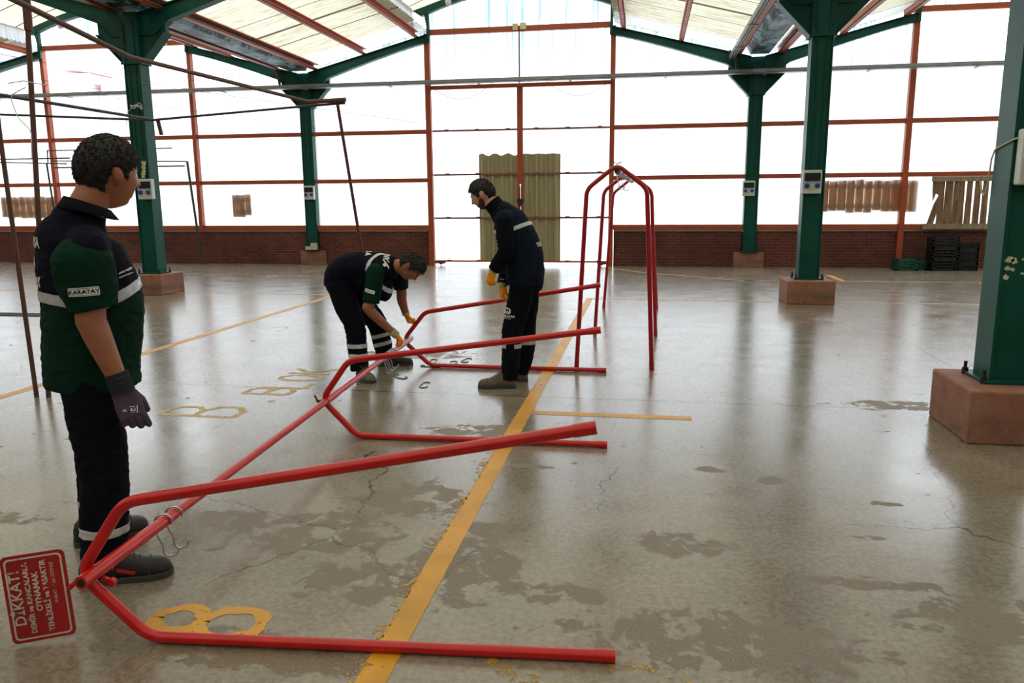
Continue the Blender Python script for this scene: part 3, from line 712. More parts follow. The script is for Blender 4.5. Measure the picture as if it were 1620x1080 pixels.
lay = [((-.072, 2.43), (-.9965, -.083), .405), ((-.21, 4.765), (-.9997, -.024), .370), ((-.325, 6.97), (-1, 0), .392)]
TOPS = [1.862, 1.862, 1.892]
apex = []
for (fx, fy), (dx, dy), hf in lay:
    hb = .255; tau = math.atan2(hf-hb, 1.65); d = Vector((dx, dy, 0)).normalized(); zc = Vector((0,0,1))
    a = d*math.cos(tau) - zc*math.sin(tau); w = zc*math.cos(tau) + d*math.sin(tau)
    F = Vector((fx, fy, RP+.001)) + w*hf
    make_arch(T, F, a, w, hf, hb, M_red, top=TOPS[len(apex)])
    apex.append(F + a*(TOPS[len(apex)]-.055))
pA = apex[0]; pC = apex[2]; dR = (pC-pA).normalized()
p0 = pA - dR*.075; p1 = pC + dR*.10
b = MB(); b.tube([p0, p1], .0205, 16); b.tube([p0+dR*.001, p0 - dR*.0005], .014, 12)
rp = b.build('ridge_pipe', M_red, T)
b = MB(); b.tube([p0-dR*.002, p0+dR*.60], .0245, 16); b.build('pipe_sleeve', M_red, T)
pm = pA + dR*((apex[1].y-pA.y)/dR.y)
b = MB(); b.tube([pm-dR*.05, pm+dR*.16], .0245, 16); b.build('pipe_sleeve', M_red, T)
b = MB(); b.tube([p0-dR*.0035, p0-dR*.0025], .015, 14); b.build('pipe_bore_shade', M_black, T)  # black disc on the capped tube, stands in for the shaded hollow
b = MB(); b.tube([pm-dR*.03+Vector((-.02, 0, 0)), pm-dR*.03+Vector((-.07, -.01, .0))], .008, 8); b.tube([pm-dR*.03+Vector((-.055, 0, -.02)), pm-dR*.03+Vector((-.075, -.02, .04))], .006, 8); b.build('wing_bolt', M_rust, T)
b = MB(); q = p0+dR*.10; b.tube([q+Vector((.01, 0, -.03)), q+Vector((.05, .0, -.045))], .009, 8); b.tube([q+Vector((.045, -.008, -.045)), q+Vector((.045, .01, -.045))], .016, 8); b.build('wing_bolt', M_red, T)
# plastic film round the far end of the ridge pipe
def film_mat(name, rgb):
    t = NT(name); c = t.coord('Object'); n = t.noise(c, 55, 5, .7, 1.5)
    return t.done(t.pbr(lin(rgb), .18, .25, t.bump(n, .8, .01), .8))
M_film = film_mat('crinkled_pink_film', (205,150,165)); M_foil = film_mat('crinkled_clear_film', (190,192,198))
def crinkle(pts_a, pts_b, r, n=26, seg=14, amp=.004, sd=1):
    rnd = random.Random(sd); b = MB(); p = [Vector(pts_a).lerp(Vector(pts_b), i/n) for i in range(n+1)]
    b.tube(p, [r+rnd.uniform(-amp, amp) for _ in p], seg)
    for k in range(len(b.v)): b.v[k] = b.v[k] + Vector((rnd.uniform(-1,1), rnd.uniform(-1,1), rnd.uniform(-1,1)))*amp*.5
    return b
crinkle(p1-dR*.95, p1+dR*.005, .0245, 60, 14, .002).build('film_wrap', M_film, T)
# warning sign
up_s = (Vector((-2.217, 2.243, .16)) - Vector((-2.060, 2.324, .16))).normalized()
apx = apex[0] - dR*0 + Vector((-.055-.0205, 0, 0))
SC = Vector((-2.103, 2.235, .176)); rd = Vector((-.07, .03, 1)).normalized()      # reading direction
up_s = Vector((-.90, -.42, .0)); up_s = (up_s - rd*up_s.dot(rd)).normalized(); nrm = rd.cross(up_s).normalized()
if nrm.y > 0: nrm = -nrm
SW, SH = .325, .205
M_signred = paint('sign_red_enamel', (168,28,30), .35, wear=.73, wear_col=(105,40,32), scale=9)
M_signwhite = mat_floorpaint('worn_white_lettering', (225,215,205), .40)
def sgn(u, v, o=0): return SC + rd*u + up_s*v + nrm*o
def rrect(w, h, r, n=5):
    out = []
    for cx, cy, a0 in ((w/2-r, h/2-r, 0), (-w/2+r, h/2-r, 90), (-w/2+r, -h/2+r, 180), (w/2-r, -h/2+r, 270)):
        for i in range(n+1): a = R(a0+90*i/n); out.append((cx+r*math.cos(a), cy+r*math.sin(a)))
    return out
b = MB(); o_ = rrect(SW, SH, .02); nn = len(o_)
b.add([sgn(u, v, .001) for u, v in o_] + [sgn(u, v, -.0015) for u, v in o_], [tuple(range(nn)), tuple(range(2*nn-1, nn-1, -1))] + [(i, i+nn, (i+1) % nn+nn, (i+1) % nn) for i in range(nn)])
sgp = b.build('warning_sign', M_signred, T); sgp['label'] = 'red sign plate with white lettering'
b = MB(); ro = rrect(SW-.022, SH-.022, .016); ri = rrect(SW-.034, SH-.034, .012)
fs = [(i, (i+1) % nn, (i+1) % nn+nn, i+nn) for i in range(nn) ]
b.add([sgn(u, v, .0022) for u, v in ro] + [sgn(u, v, .0022) for u, v in ri], fs); b.build('white_border', M_signwhite, sgp)
def text_mesh(txt, size, extr=0, off=0.0, bold=True):
    c = bpy.data.curves.new('t', 'FONT'); c.body = txt; c.size = size; c.align_x = 'CENTER'; c.align_y = 'CENTER'; c.resolution_u = 3
    c.offset = off
    o = bpy.data.objects.new('t', c); COL.objects.link(o); dg = bpy.context.evaluated_depsgraph_get(); dg.update()
    me = bpy.data.meshes.new_from_object(o.evaluated_get(dg)); bpy.data.objects.remove(o); bpy.data.curves.remove(c); return me
def put_text(name, txt, size, fn, mat, parent, sx=1.0, off=0.0, subdiv=0):
    """fn maps (u, v) to a world point"""
    me = text_mesh(txt, size, off=off)
    bm = bmesh.new(); bm.from_mesh(me)
    if subdiv: bmesh.ops.triangulate(bm, faces=bm.faces); bmesh.ops.subdivide_edges(bm, edges=bm.edges, cuts=subdiv)
    o = parent_loc(parent)
    for v in bm.verts: v.co = fn(v.co.x*sx, v.co.y) - o
    bm.to_mesh(me); bm.free(); me.materials.clear(); me.materials.append(mat)
    ob = bpy.data.objects.new(name, me); COL.objects.link(ob); ob.parent = parent; return ob
def fit_w(txt, size, w):
    me = text_mesh(txt, size); xs = [v.co.x for v in me.vertices]; bpy.data.meshes.remove(me); return w/(max(xs)-min(xs))
for txt, size, v, w, u in (('DİKKAT!', .056, .073, .205, .005), ('DEMİR ve KANCALARLA', .027, .031, .270, 0), ('OYNAMAK', .031, .000, .150, .02), ('TEHLİKELİ ve YASAKTIR', .028, -.033, .275, 0), ('KARATAY BELEDİYESİ', .017, -.064, .155, .045)):
    put_text('lettering', txt, size, lambda a, c, v=v, u=u: sgn(a*.97+u, (c+v)*.88, .0024), M_signwhite, sgp, fit_w(txt, size, w), .0008 if size > .025 else 0)
b = MB(); e1 = sgn(.01, -SH/2+.004, 0); b.tube([e1, apex[0]+Vector((-.062, 0, -.028))], .009, 10); b.build('sign_stub', M_red, T)

# upright rack
U = thing('hanging_frame', (-.25, 9.0, 0), 'red pipe rack of three arches standing upright behind the others', 'pipe frame', 'red pipe racks')
st = [((-.608, 7.13), (.089, 7.14)), ((-.556, 9.01), (.146, 9.01)), ((-.573, 11.32), (.191, 11.30))]
ap = []
for (ax, ay), (bx, by) in st:
    cx, cy = (ax+bx)/2, (ay+by)/2; hf = (bx-ax)/2; w = Vector((bx-ax, by-ay, 0)).normalized()
    make_arch(U, Vector((cx, cy, .0)), Vector((0,0,1)), w, hf, .268, M_redold); ap.append(Vector((cx, cy, 1.862-.052)))
dU = (ap[2]-ap[0]).normalized(); q0 = ap[0]-dU*.10; q1 = ap[2]+dU*.08
b = MB(); b.tube([q0, q1], .0215, 16); b.build('ridge_pipe', M_rust, U)
b = MB(); b.tube([q0-dU*.003, q0-dU*.001], .016, 14); b.build('pipe_bore_shade', M_black, U)  # same flat disc here, shade of the pipe's inside put in as black
crinkle(ap[0]+dU*.10, ap[0]+dU*2.05, .028, 70, 14, .006, 5).build('film_wrap', M_foil, U)
crinkle(ap[0]+dU*2.3, ap[2]-dU*.3, .027, 50, 14, .005, 6).build('film_wrap', M_foil, U)
b = MB(); c = ap[0]+Vector((0, 0, .055)); b.tube([c+Vector((-.04, 0, .03)), c, c+Vector((.045, 0, .035))], .003, 6); b.tube([c+Vector((-.035, 0, .022)), c+Vector((0,.02,.005)), c+Vector((.05, 0, .02))], .003, 6); b.build('tie_wire', M_darkpipe, U)

# ------------------------------------------------------------------ S hooks
def s_hook(pos, ax, label, grp, mat=M_chrome, s=1.0, tilt=0.0, flat=False):
    """steel S hook; pos is the point where it hangs, ax the direction across the pipe"""
    ax = Vector(ax).normalized(); dn = Vector((0,0,-1)); pth = []
    if flat: dn = Vector((-ax.y, ax.x, 0))
    r1 = .031*s; r2_ = .024*s
    for i in range(13):
        a = R(-110 + 230*i/12) ; pth.append((-math.sin(a)*-r1, math.cos(a)*r1))
    pth = [(r1*math.cos(R(-25+205*i/12)), r1*math.sin(R(-25+205*i/12))) for i in range(13)]          # round the pipe
    pth += [(-r1, -.03*s), (-r1*.7, -.065*s), (-.006*s, -.10*s)]
    cx, cy = .020*s, -.118*s
    pth += [(cx + .028*s*math.cos(R(180+190*i/12)), cy + .028*s*math.sin(R(180+190*i/12))) for i in range(13)]
    pts = [Vector(pos) + ax*(u*math.cos(tilt)) - dn*v for u, v in pth]
    b = MB(); b.tube(fillet(pts, .003, 2) if False else pts, .0042*s, 8)
    o = b.build('meat_hook', mat, None, origin=pos); return tag(o, label, 'hook', grp)
axh = Vector((1, .1, 0))
hp = lambda t: p0 + dR*t
s_hook(hp(.52)+Vector((0,0,0)), (1, .45, 0), 'steel S hook on the lying ridge pipe, nearer one by the black shoe', 'hooks on the lying rack', s=1.05)
s_hook(hp(.60), (1, .45, 0), 'steel S hook on the lying ridge pipe, farther one by the black shoe', 'hooks on the lying rack', s=1.05)
for k, t_ in enumerate((3.98, 4.05, 4.11, 4.18)):
    s_hook(hp(t_), (1, .25*(k-1.5), 0), 'steel S hook below the orange glove on the lying pipe, %s' % ['nearest the camera', 'second from the camera', 'third from the camera', 'nearest the glove'][k], 'hooks bunched under the glove', s=1.0)
s_hook(ap[0]+dU*.55, (1, -.3, 0), 'thin S hook hanging from the upright rack, left one', 'hooks on the upright rack', s=1.1)
s_hook(ap[0]+dU*1.55, (1, .2, 0), 'thin S hook hanging from the upright rack, right one', 'hooks on the upright rack', s=1.1)
flo = [((688, 572), (-2.02, 7.18), 20), ((700, 578), (-1.93, 7.02), 100), ((725, 571), (-1.72, 7.27), 5), ((715, 572), (-1.82, 7.24), 190), ((640, 600), (-2.1, 6.5), 60), ((685, 608), (-1.83, 6.2), 15)]
for k, (_, (x, y), an) in enumerate(flo):
    lab = ['S hook lying on the floor left of the third arch, by the far boot', 'S hook lying on the floor under the third arch bend', 'S hook lying on the floor behind the lower pipe of the third arch, right one',
           'S hook lying on the floor behind the lower pipe of the third arch, left one', 'lone S hook lying on the floor in front of the bending man', 'lone S hook lying on the floor between the two far men'][k]
    s_hook((x, y, .004), (math.cos(R(an)), math.sin(R(an)), 0), lab, 'hooks lying on the floor', mat=M_galv, s=1.1, flat=True)

# ------------------------------------------------------------------ rusty stall frames on the left
def pipe(name, pts, r, mat, label, grp='rusty stall frame pipes', sock=None):
    b = MB(); b.tube(pts, r, 12)
    c = sum((Vector(p) for p in pts), Vector())/len(pts)
    if sock:
        t = thing(name, pts[-1], label, 'pipe', grp); b.build('pipe', mat, t)
        for a_, b_, rr in sock: bb = MB(); bb.tube([a_, b_], rr, 12); bb.build('pipe_sleeve', mat, t)
        return t
    o = b.build(name, mat, None, origin=c); return tag(o, label, 'pipe', grp)
pipe('stall_pole', [(-4.575, 5.43, 3.05), (-4.779, 5.43, 0)], .020, M_rust, 'thick rusty upright pole just left of the polo shirt man', sock=[((-4.575, 5.43, 3.08), (-4.583, 5.43, 2.83), .030)])
pipe('stall_pole', [(-4.93, 5.42, 2.6), (-4.928, 5.42, 2.074), (-4.881, 5.42, 0)], .018, M_rust, 'thinner leaning rusty pole at the left edge')
pipe('stall_pipe', [(-4.575, 5.40, 2.98), (-3.36, 4.88, 2.51)] if False else [(-3.05, 2.9, 2.62), (-3.364, 4.845, 2.5), (-3.206, 7.23, 2.5)], .016, M_rust, 'long rusty pipe slanting from the top left down to the far left column head')
pipe('stall_pipe', [(-5.9, 5.55, 2.5), (-5.608, 6.222, 2.5), (-5.63, 8.36, 2.505)], .016, M_darkpipe, 'dark pipe coming from the left edge to the left column, upper one')
pipe('stall_pipe', [(-8.2, 7.0, 2.5), (-6.818, 7.534, 2.5), (-5.646, 8.431, 2.5), (-3.403, 7.60, 2.5), (-2.91, 7.45, 2.5)], .012, M_darkpipe, 'thin dark level pipe from the left edge to the leaning post')
pipe('stall_pipe', [(-3.32, 7.52, 2.53), (-2.90, 7.44, 2.53)], .022, M_rust, 'short rusty sleeve pipe at the top of the leaning post')
pipe('stall_pipe', [(-5.55, 8.40, 2.50), (-5.53, 8.42, 2.33)], .022, M_rust, 'short rusty stub hanging beside the left column')
def leaning(): 
    a = Vector((-2.99, 7.46, 2.5)); k = Vector((-2.835, 7.9, 0)); return [a, k]
pipe('stall_pole', leaning(), .016, M_rust, 'leaning rusty post between the far left column and the bending man')
pipe('stall_pipe', [(-14.2, 14, 2.45), (-11.228, 14, 2.449)], .014, M_darkpipe, 'thin level pipe far behind the polo shirt man, upper one')
pipe('stall_pipe', [(-13.0, 14.1, 2.40), (-11.3, 14, 2.34)], .012, M_darkpipe, 'thin level pipe far behind the polo shirt man, lower one')
pipe('stall_pole', [(-11.75, 14, 2.35), (-11.62, 14, 0)], .018, M_darkpipe, 'dark thin post behind the head of the polo shirt man')
pipe('stall_pipe', [(-11.6, 14, 2.40), (-8.705, 14, 2.345)], .012, M_darkpipe, 'thin pipe end right of the left column, upper one')
pipe('stall_pipe', [(-11.6, 14.03, 2.27), (-8.766, 14, 2.262)], .014, M_rust, 'thin rusty pipe end right of the left column, lower one')
pipe('stall_pipe', [(-11.72, 14.0, 2.36), (-11.70, 14, 2.60), (-9.0, 14, 2.60)], .012, M_darkpipe, 'thin pipe end right of the left column, topmost one')
pipe('stall_pole', [(-11.441, 18.4, 2.6), (-11.24, 18.4, 0)], .030, M_darkpipe, 'dark thin leaning post left of the far left column against the brick wall')
# thin wires
for pts, lab in (([(-9, 9, 3.6), (-5.6, 9.5, 2.95), (-2.9, 10, 2.55)], 'thin wire strung from the top left, lower one'), ([(-12, 12, 4.1), (-8.4, 12.2, 3.2), (-5, 12.6, 2.7)], 'thin wire strung from the top left past the left column'),
                 ([(-13, 12.3, 3.4), (-8.6, 12.1, 3.45), (-6, 12.2, 3.6)], 'thin level wire behind the left column top')):
    pipe('thin_wire', fillet(pts, .5, 6), .003, M_darkpipe, lab, 'thin wires')
b = MB(); b.tube(fillet([(-4.62, 5.38, 2.42), (-4.75, 5.36, 2.36), (-4.70, 5.36, 2.2), (-4.6, 5.36, 2.1), (-4.62, 5.36, 1.9)], .06, 6), .004, 8); b.tube(fillet([(-4.75, 5.36, 2.45), (-4.6, 5.34, 2.46), (-4.4, 5.34, 2.42)], .03, 4), .004, 8)
tag(b.build('white_cord', M_white, None, origin=(-4.6, 5.36, 2.3)), 'white cord looped round the thick rusty pole', 'cord')
b = crinkle((-8.44, 12.23, 1.99), (-8.40, 12.22, 2.26), .030, 14, 10, .012, 9)
tag(b.build('rolled_paper', M_card, None, origin=(-8.4, 12.22, 2.1)), 'crumpled cream paper stuck above the socket box of the left column', 'paper')
b = MB()
for k, (dx, dz) in enumerate(((0, .02), (.04, 0), (.02, -.05), (-.03, -.02))): b.tube(fillet([(-8.56, 12.23, 3.18), (-8.5+dx, 12.2, 3.15+dz), (-8.4+dx, 12.2, 3.17-dz), (-8.34, 12.22, 3.12-dz)], .04, 4), .007, 6)
b.tube(fillet([(-8.52, 12.23, 3.15), (-8.62, 12.2, 3.05), (-8.64, 12.2, 2.85)], .05, 4), .005, 6)
tag(b.build('knotted_cable', M_white, None, origin=(-8.4, 12.22, 3.1)), 'knotted white cable on the left column above the man', 'cable')
# rope tie and paper marks on the nearest column
b = MB(); b.tube(fillet([(2.243, 5.40, 1.905), (2.243, 5.66, 1.86), (2.238, 5.69, 1.80), (2.236, 5.70, 1.66), (2.232, 5.72, 1.56), (2.226, 5.76, 1.58), (2.22, 5.78, 1.66)], .03, 5), .006, 8); b.tube([(2.243, 5.41, 1.905), (2.34, 5.40, 1.93), (2.56, 5.40, 1.97)], .006, 8)
tag(b.build('tie_cord', M_flake, None, origin=(2.24, 5.5, 1.8)), 'cream cord tied round the nearest column at the right edge', 'cord')
flk = [(2.305, 1.155, .035, .045), (2.335, 1.150, .022, .05), (2.30, 1.10, .022, .035), (2.33, 1.095, .02, .03), (2.295, 1.045, .025, .04), (2.385, 1.16, .012, .02), (2.39, 1.07, .018, .018)]
rnd = random.Random(5)
b = MB()
for x, z, w, h in flk:
    x += .0; pl = [(x+w*(rnd.uniform(.6,1.05))*math.cos(a), z+h*.5*rnd.uniform(.6,1.1)*math.sin(a)) for a in np.linspace(0.3, 2*math.pi+.3, 9)[:-1]]
    b.prism(pl, 'y', 5.55-.13+.018-.0, 5.55-.13+.0215-.003)
tag(b.build('paper_scraps', M_flake, None, origin=(2.33, 5.4, 1.1)), 'cream remains of torn stickers on the nearest column', 'sticker remains', kind='stuff')
# bricks on the far left footing
for k, (x, y, z, an, lab) in enumerate(((-8.40, 18.60, .375, 8, 'pale broken block on the far left footing, lower left one'), (-8.24, 18.60, .375, -6, 'pale broken block on the far left footing, lower right one'), (-8.25, 18.60, .46, 4, 'pale broken block on the far left footing, on top of the others'))):
    b = MB(); b.box((-.075, -.05, 0), (.075, .05, .085)); o = b.build('broken_block', paint('pale_block', (196,180,168), .8, var=.12, scale=12), None, .008); o.location = (x, y, z); o.rotation_euler.z = R(an); tag(o, lab, 'block', 'blocks on the footing')

# ------------------------------------------------------------------ pallets and plank screen at the wall, crates
def pallet(x0, x1, z0, z1, n, label, y=18.885, mat=M_pallet, seed=1):
    t = thing('wooden_pallet', ((x0+x1)/2, y, z0), label, 'pallet', 'graffiti pallets outside the wall sheets'); rnd = random.Random(seed); w = (x1-x0)/n
    for i in range(n):
        b = MB(); g = rnd.uniform(.004, .02); b.box((x0+i*w+g/2, y, z0+rnd.uniform(-.03, .03)), (x0+(i+1)*w-g/2, y+.018, z1+rnd.uniform(-.02, .02))); b.build('board', mat, t)
    for z in (z0+.12, z1-.14):
        b = MB(); b.box((x0, y+.02, z-.045), (x1, y+.05, z+.045)); b.build('cross_board', mat, t)
pallet(3.72, 5.98, 1.26, 1.96, 12, 'pale wooden pallet boards with red graffiti behind the sheets, right of the mid hall column')
pallet(-10.56, -10.03, 1.22, 1.77, 3, 'small pale wooden boards with red graffiti behind the sheets, left of the far left column', seed=4)
pallet(-17.4, -15.62, 1.20, 1.76, 9, 'dark stained wooden pallet boards behind the sheets at the left edge', seed=6)
t = thing('plank_screen', (6.9, 18.66, .9), 'brown weathered plank screen with broken left boards at the far right wall', 'plank screen')
y = 18.64; rnd = random.Random(9); x = 6.33
bds = [(.13, .0, 0), (.17, .004, 0), (.115, .006, .01), (.12, .02, .02), (.13, .035, .0), (.13, .03, 0), (.13, .035, 0), (.14, .01, 0), (.13, .03, 0), (.13, .02, 0), (.13, .02, 0)]
b = MB(); b.prism([(6.20, 1.93), (6.36, 1.93), (6.33, 1.62), (6.28, 1.64), (6.23, 1.48), (6.21, 1.66)], 'y', y, y+.02); b.build('broken_board', M_wood, t)
b = MB(); b.prism([(6.13, .93), (6.26, .93), (6.42, 1.60), (6.33, 1.58), (6.25, 1.40)], 'y', y, y+.02); b.build('broken_board', M_wood, t)
for w, g, tp in bds:
    b = MB(); b.prism([(x, .93), (x+w, .93), (x+w-rnd.uniform(0, .02), 1.93), (x+rnd.uniform(0, .012), 1.93)], 'y', y+.002, y+.022); b.build('board', M_wood, t); x += w+g
b = MB(); b.box((6.17, y-.03, 1.90), (7.85, y, 2.01)); b.build('cross_board', M_woodl, t)
b = MB(); b.box((6.06, y-.03, .87), (7.85, y, .99)); b.build('cross_board', M_woodl, t)
def crate(x, y, z, w, d, h, mat, label, rot=0, grp='plastic crates by the back wall'):
    t = thing('plastic_crate', (x, y, z), label, 'crate', grp)
    b = MB(); th = .014
    b.box((x-w/2, y-d/2, z), (x+w/2, y+d/2, z+.02)); b.build('base', mat, t)
    for sx in (-1, 1):
        for sy in (-1, 1): b = MB(); b.box((x+sx*(w/2-.02)-.02, y+sy*(d/2-.02)-.02, z), (x+sx*(w/2-.02)+.02, y+sy*(d/2-.02)+.02, z+h)); b.build('corner_post', mat, t)
    k = 3 if h > .2 else 2
    for (ax, sgn_) in (('x', -1), ('x', 1), ('y', -1), ('y', 1)):
        b = MB()
        for i in range(k+1):
            zz = z + .02 + (h-.05)*i/k
            if ax == 'y': b.box((x-w/2, y+sgn_*d/2-(th if sgn_ > 0 else 0), zz), (x+w/2, y+sgn_*d/2+(th if sgn_ < 0 else 0), zz+.03))
            else: b.box((x+sgn_*w/2-(th if sgn_ > 0 else 0), y-d/2, zz), (x+sgn_*w/2+(th if sgn_ < 0 else 0), y+d/2, zz+.03))
        n = 5
        for i in range(1, n):
            if ax == 'y': q = x-w/2+w*i/n; b.box((q-.008, y+sgn_*d/2-(th if sgn_ > 0 else 0), z), (q+.008, y+sgn_*d/2+(th if sgn_ < 0 else 0), z+h-.03))
            else: q = y-d/2+d*i/n; b.box((x+sgn_*w/2-(th if sgn_ > 0 else 0), q-.008, z), (x+sgn_*w/2+(th if sgn_ < 0 else 0), q+.008, z+h-.03))
        b.build('slatted_side', mat, t)
    return t
crate(5.60, 18.15, 0, .44, .34, .25, M_greencrate, 'green plastic crate standing on the floor by the back wall, left of the black ones')
crate(5.965, 18.42, 0, .24, .45, .22, M_greencrate, 'green plastic crate half hidden between the other green crate and the black stack')
for i, (h, nm) in enumerate(((.24, 'lowest'), (.24, 'middle'), (.24, 'topmost'))): crate(6.36, 18.2, .243*i, .52, .40, h, M_blackcrate, 'black plastic crate, %s of the taller left stack' % nm)
for i, nm in enumerate(('lowest', 'second from the floor', 'third from the floor', 'topmost')): crate(6.86, 18.3, .148*i, .42, .34, .145, M_blackcrate, 'shallow black plastic crate, %s of the lower right stack' % nm)
# distant buildings beyond the open panels
def far_block(x0, x1, y, z0, z1, rgb, label, slope=0, roof=None):
    t = thing('far_building', ((x0+x1)/2, y, -.2), label, 'building', 'buildings seen over the wall')
    b = MB(); b.box((x0, y, -.2), (x1, y+8, z0)); b.build('wall', paint('far_wall_%d' % int(x0), (225,222,218), .9), t)
    b = MB(); b.prism([(x0-.4, z0+slope), (x1+.4, z0), (x1+.4, z1-slope*.2), (x0-.4, z1+slope)], 'y', y-.5, y+8.5); b.build('roof', paint('far_roof_%d' % int(x0), rgb, .8), t)
far_block(-49, -45.5, 60, 12.2, 13.0, (240,205,228), 'distant building with a pale pink sloping roof, seen at the top left', .5)
far_block(-44.9, -42.3, 60.5, 11.3, 11.75, (245,170,185), 'distant building with a flat pink roof edge, seen left of the left column')
far_block(14, 21.4, 60, 10.6, 11.3, (175,215,240), 'distant pale blue building just above the grey channel at the top right')

# ------------------------------------------------------------------ people
def cloth_mat(name, rgb, rough=.9, rgb2=None):
    t = NT(name); c = t.coord('Object'); n = t.noise(c, 7, 4); a = lin(rgb); b_ = lin(rgb2) if rgb2 else tuple(x*1.35 for x in a[:3])+(1,)
    col = t.ramp(n, [(.35, a), (.7, b_)])
    weave = t.noise(c, 240, 2); fold = t.noise(c, 13, 3, .5, .6)
    h = t.math('ADD', t.math('MULTIPLY', weave, .12), fold)
    return t.done(t.pbr(col, rough, 0, t.bump(h, .35, .012), .12))
def skin_mat(name, rgb):
    t = NT(name); c = t.coord('Object'); n = t.noise(c, 14, 4); a = lin(rgb)
    col = t.ramp(n, [(.3, tuple(x*.82 for x in a[:3])+(1,)), (.7, a)])
    return t.done(t.pbr(col, .5, 0, t.bump(t.noise(c, 160, 3), .12, .002), .4, Subsurface_Weight=.08, Subsurface_Scale=.01))
M_skin = skin_mat('skin', (196,138,108)); M_skin2 = skin_mat('skin_darker', (164,104,78)); M_skin3 = skin_mat('skin_lighter', (208,156,130))
M_navy = cloth_mat('navy_cloth', (11,11,26)); M_navyd = cloth_mat('dark_navy_cloth', (9,10,20)); M_vest = cloth_mat('slate_navy_vest', (13,21,36))
M_greenc = cloth_mat('bottle_green_cloth', (8,40,29)); M_trouser = cloth_mat('navy_work_trousers', (9,11,22))
M_refl = paint('reflective_tape', (186,190,194), .35, .1, scale=30, var=.08, bump=.1)
M_hair = None
def hair_mat(name, rgb):
    t = NT(name); c = t.coord('Object'); n = t.noise(c, 120, 3); a = lin(rgb)
    return t.done(t.pbr(t.ramp(n, [(.35, a), (.7, tuple(x*1.8 for x in a[:3])+(1,))]), .55, 0, t.bump(n, .6, .004), .4))
M_hairblack = hair_mat('black_hair', (24,20,19)); M_hairgrey = hair_mat('greying_dark_hair', (38,36,36))
M_glovepurple = cloth_mat('purple_grey_glove', (80,70,86), .7, (100,88,106)); M_glovedark = cloth_mat('dark_glove_cuff', (44,44,50)); M_gloveorange = cloth_mat('orange_glove', (238,140,24), .6, (248,165,50)); M_glovecuff = cloth_mat('cream_knit_cuff', (170,160,120))
M_shoe = paint('black_shoe_leather', (30,30,32), .5, scale=12, var=.3); M_sole = paint('dark_shoe_sole', (58,56,54), .75); M_shoered = paint('red_shoe_trim', (165,28,30), .5)
M_boot = paint('brown_grey_boot_leather', (98,90,76), .75, scale=14, var=.25); M_lace = paint('shoe_lace', (62,60,58), .8); M_eye = paint('eye_white', (225,220,215), .2); M_print = paint('white_cloth_print', (225,228,230), .6)

def finish(name, mb, mat, parent, voxel=.008, smooth=6, fold=None):
    """union of overlapping closed shapes -> one continuous smooth surface"""
    o = bpy.data.objects.new('tmp', mb.mesh('tmp')); COL.objects.link(o)
    r = o.modifiers.new('r', 'REMESH'); r.mode = 'VOXEL'; r.voxel_size = voxel
    sm = o.modifiers.new('s', 'SMOOTH'); sm.iterations = smooth; sm.factor = .5
    dg = bpy.context.evaluated_depsgraph_get(); dg.update()
    me = bpy.data.meshes.new_from_object(o.evaluated_get(dg)); bpy.data.objects.remove(o)
    if fold:
        nr = [v.normal.copy() for v in me.vertices]
        for v, n in zip(me.vertices, nr): v.co = v.co + n*fold(v.co)
    off = parent_loc(parent)
    for v in me.vertices: v.co = v.co - off
    me.polygons.foreach_set('use_smooth', [True]*len(me.polygons)); me.materials.clear(); me.materials.append(mat); me.name = name; me.update()
    ob = bpy.data.objects.new(name, me); COL.objects.link(ob); ob.parent = parent; return ob
def foldfn(amp, sc=(9, 9, 14), seed=0, ridge=.6):
    s = Vector((seed*3.1, seed*1.7, seed*.9))
    def f(p):
        q = Vector((p.x*sc[0], p.y*sc[1], p.z*sc[2])) + s
        a = noise.noise(q); b_ = 1 - abs(noise.noise(q*1.9 + Vector((5, 1, 2))))*2
        return amp*(a*(1-ridge) + (b_-.4)*ridge)
    return f
def band(ob, name, mat, planes, inside, parent=None, off=.0025):
    """part cut from a garment between planes (world co, normal) and lifted a little off the cloth"""
    o = parent_loc(ob.parent)
    bm = bmesh.new(); bm.from_mesh(ob.data)
    for co, no in planes:
        bmesh.ops.bisect_plane(bm, geom=bm.verts[:]+bm.edges[:]+bm.faces[:], plane_co=Vector(co)-o, plane_no=Vector(no))
    kill = [f for f in bm.faces if not inside(f.calc_center_median()+o)]
    bmesh.ops.delete(bm, geom=kill, context='FACES'); bm.normal_update()
    me = bpy.data.meshes.new(name)
    nr = {v.index: v.normal.copy() for v in bm.verts}
    for v in bm.verts: v.co = v.co + v.normal*off
    bm.to_mesh(me); bm.free()
    me.polygons.foreach_set('use_smooth', [True]*len(me.polygons)); me.materials.clear(); me.materials.append(mat)
    b = bpy.data.objects.new(name, me); COL.objects.link(b); b.parent = ob
    return b
def side_of(p, co, no): return (p-Vector(co)).dot(Vector(no)) > 0
def slab(ob, name, mat, co, no, h, extra=None, off=.0025):
    no = Vector(no).normalized(); co = Vector(co)
    return band(ob, name, mat, [(co-no*h/2, no), (co+no*h/2, no)], lambda p: abs((p-co).dot(no)) < h/2 and (extra is None or extra(p)), off=off)
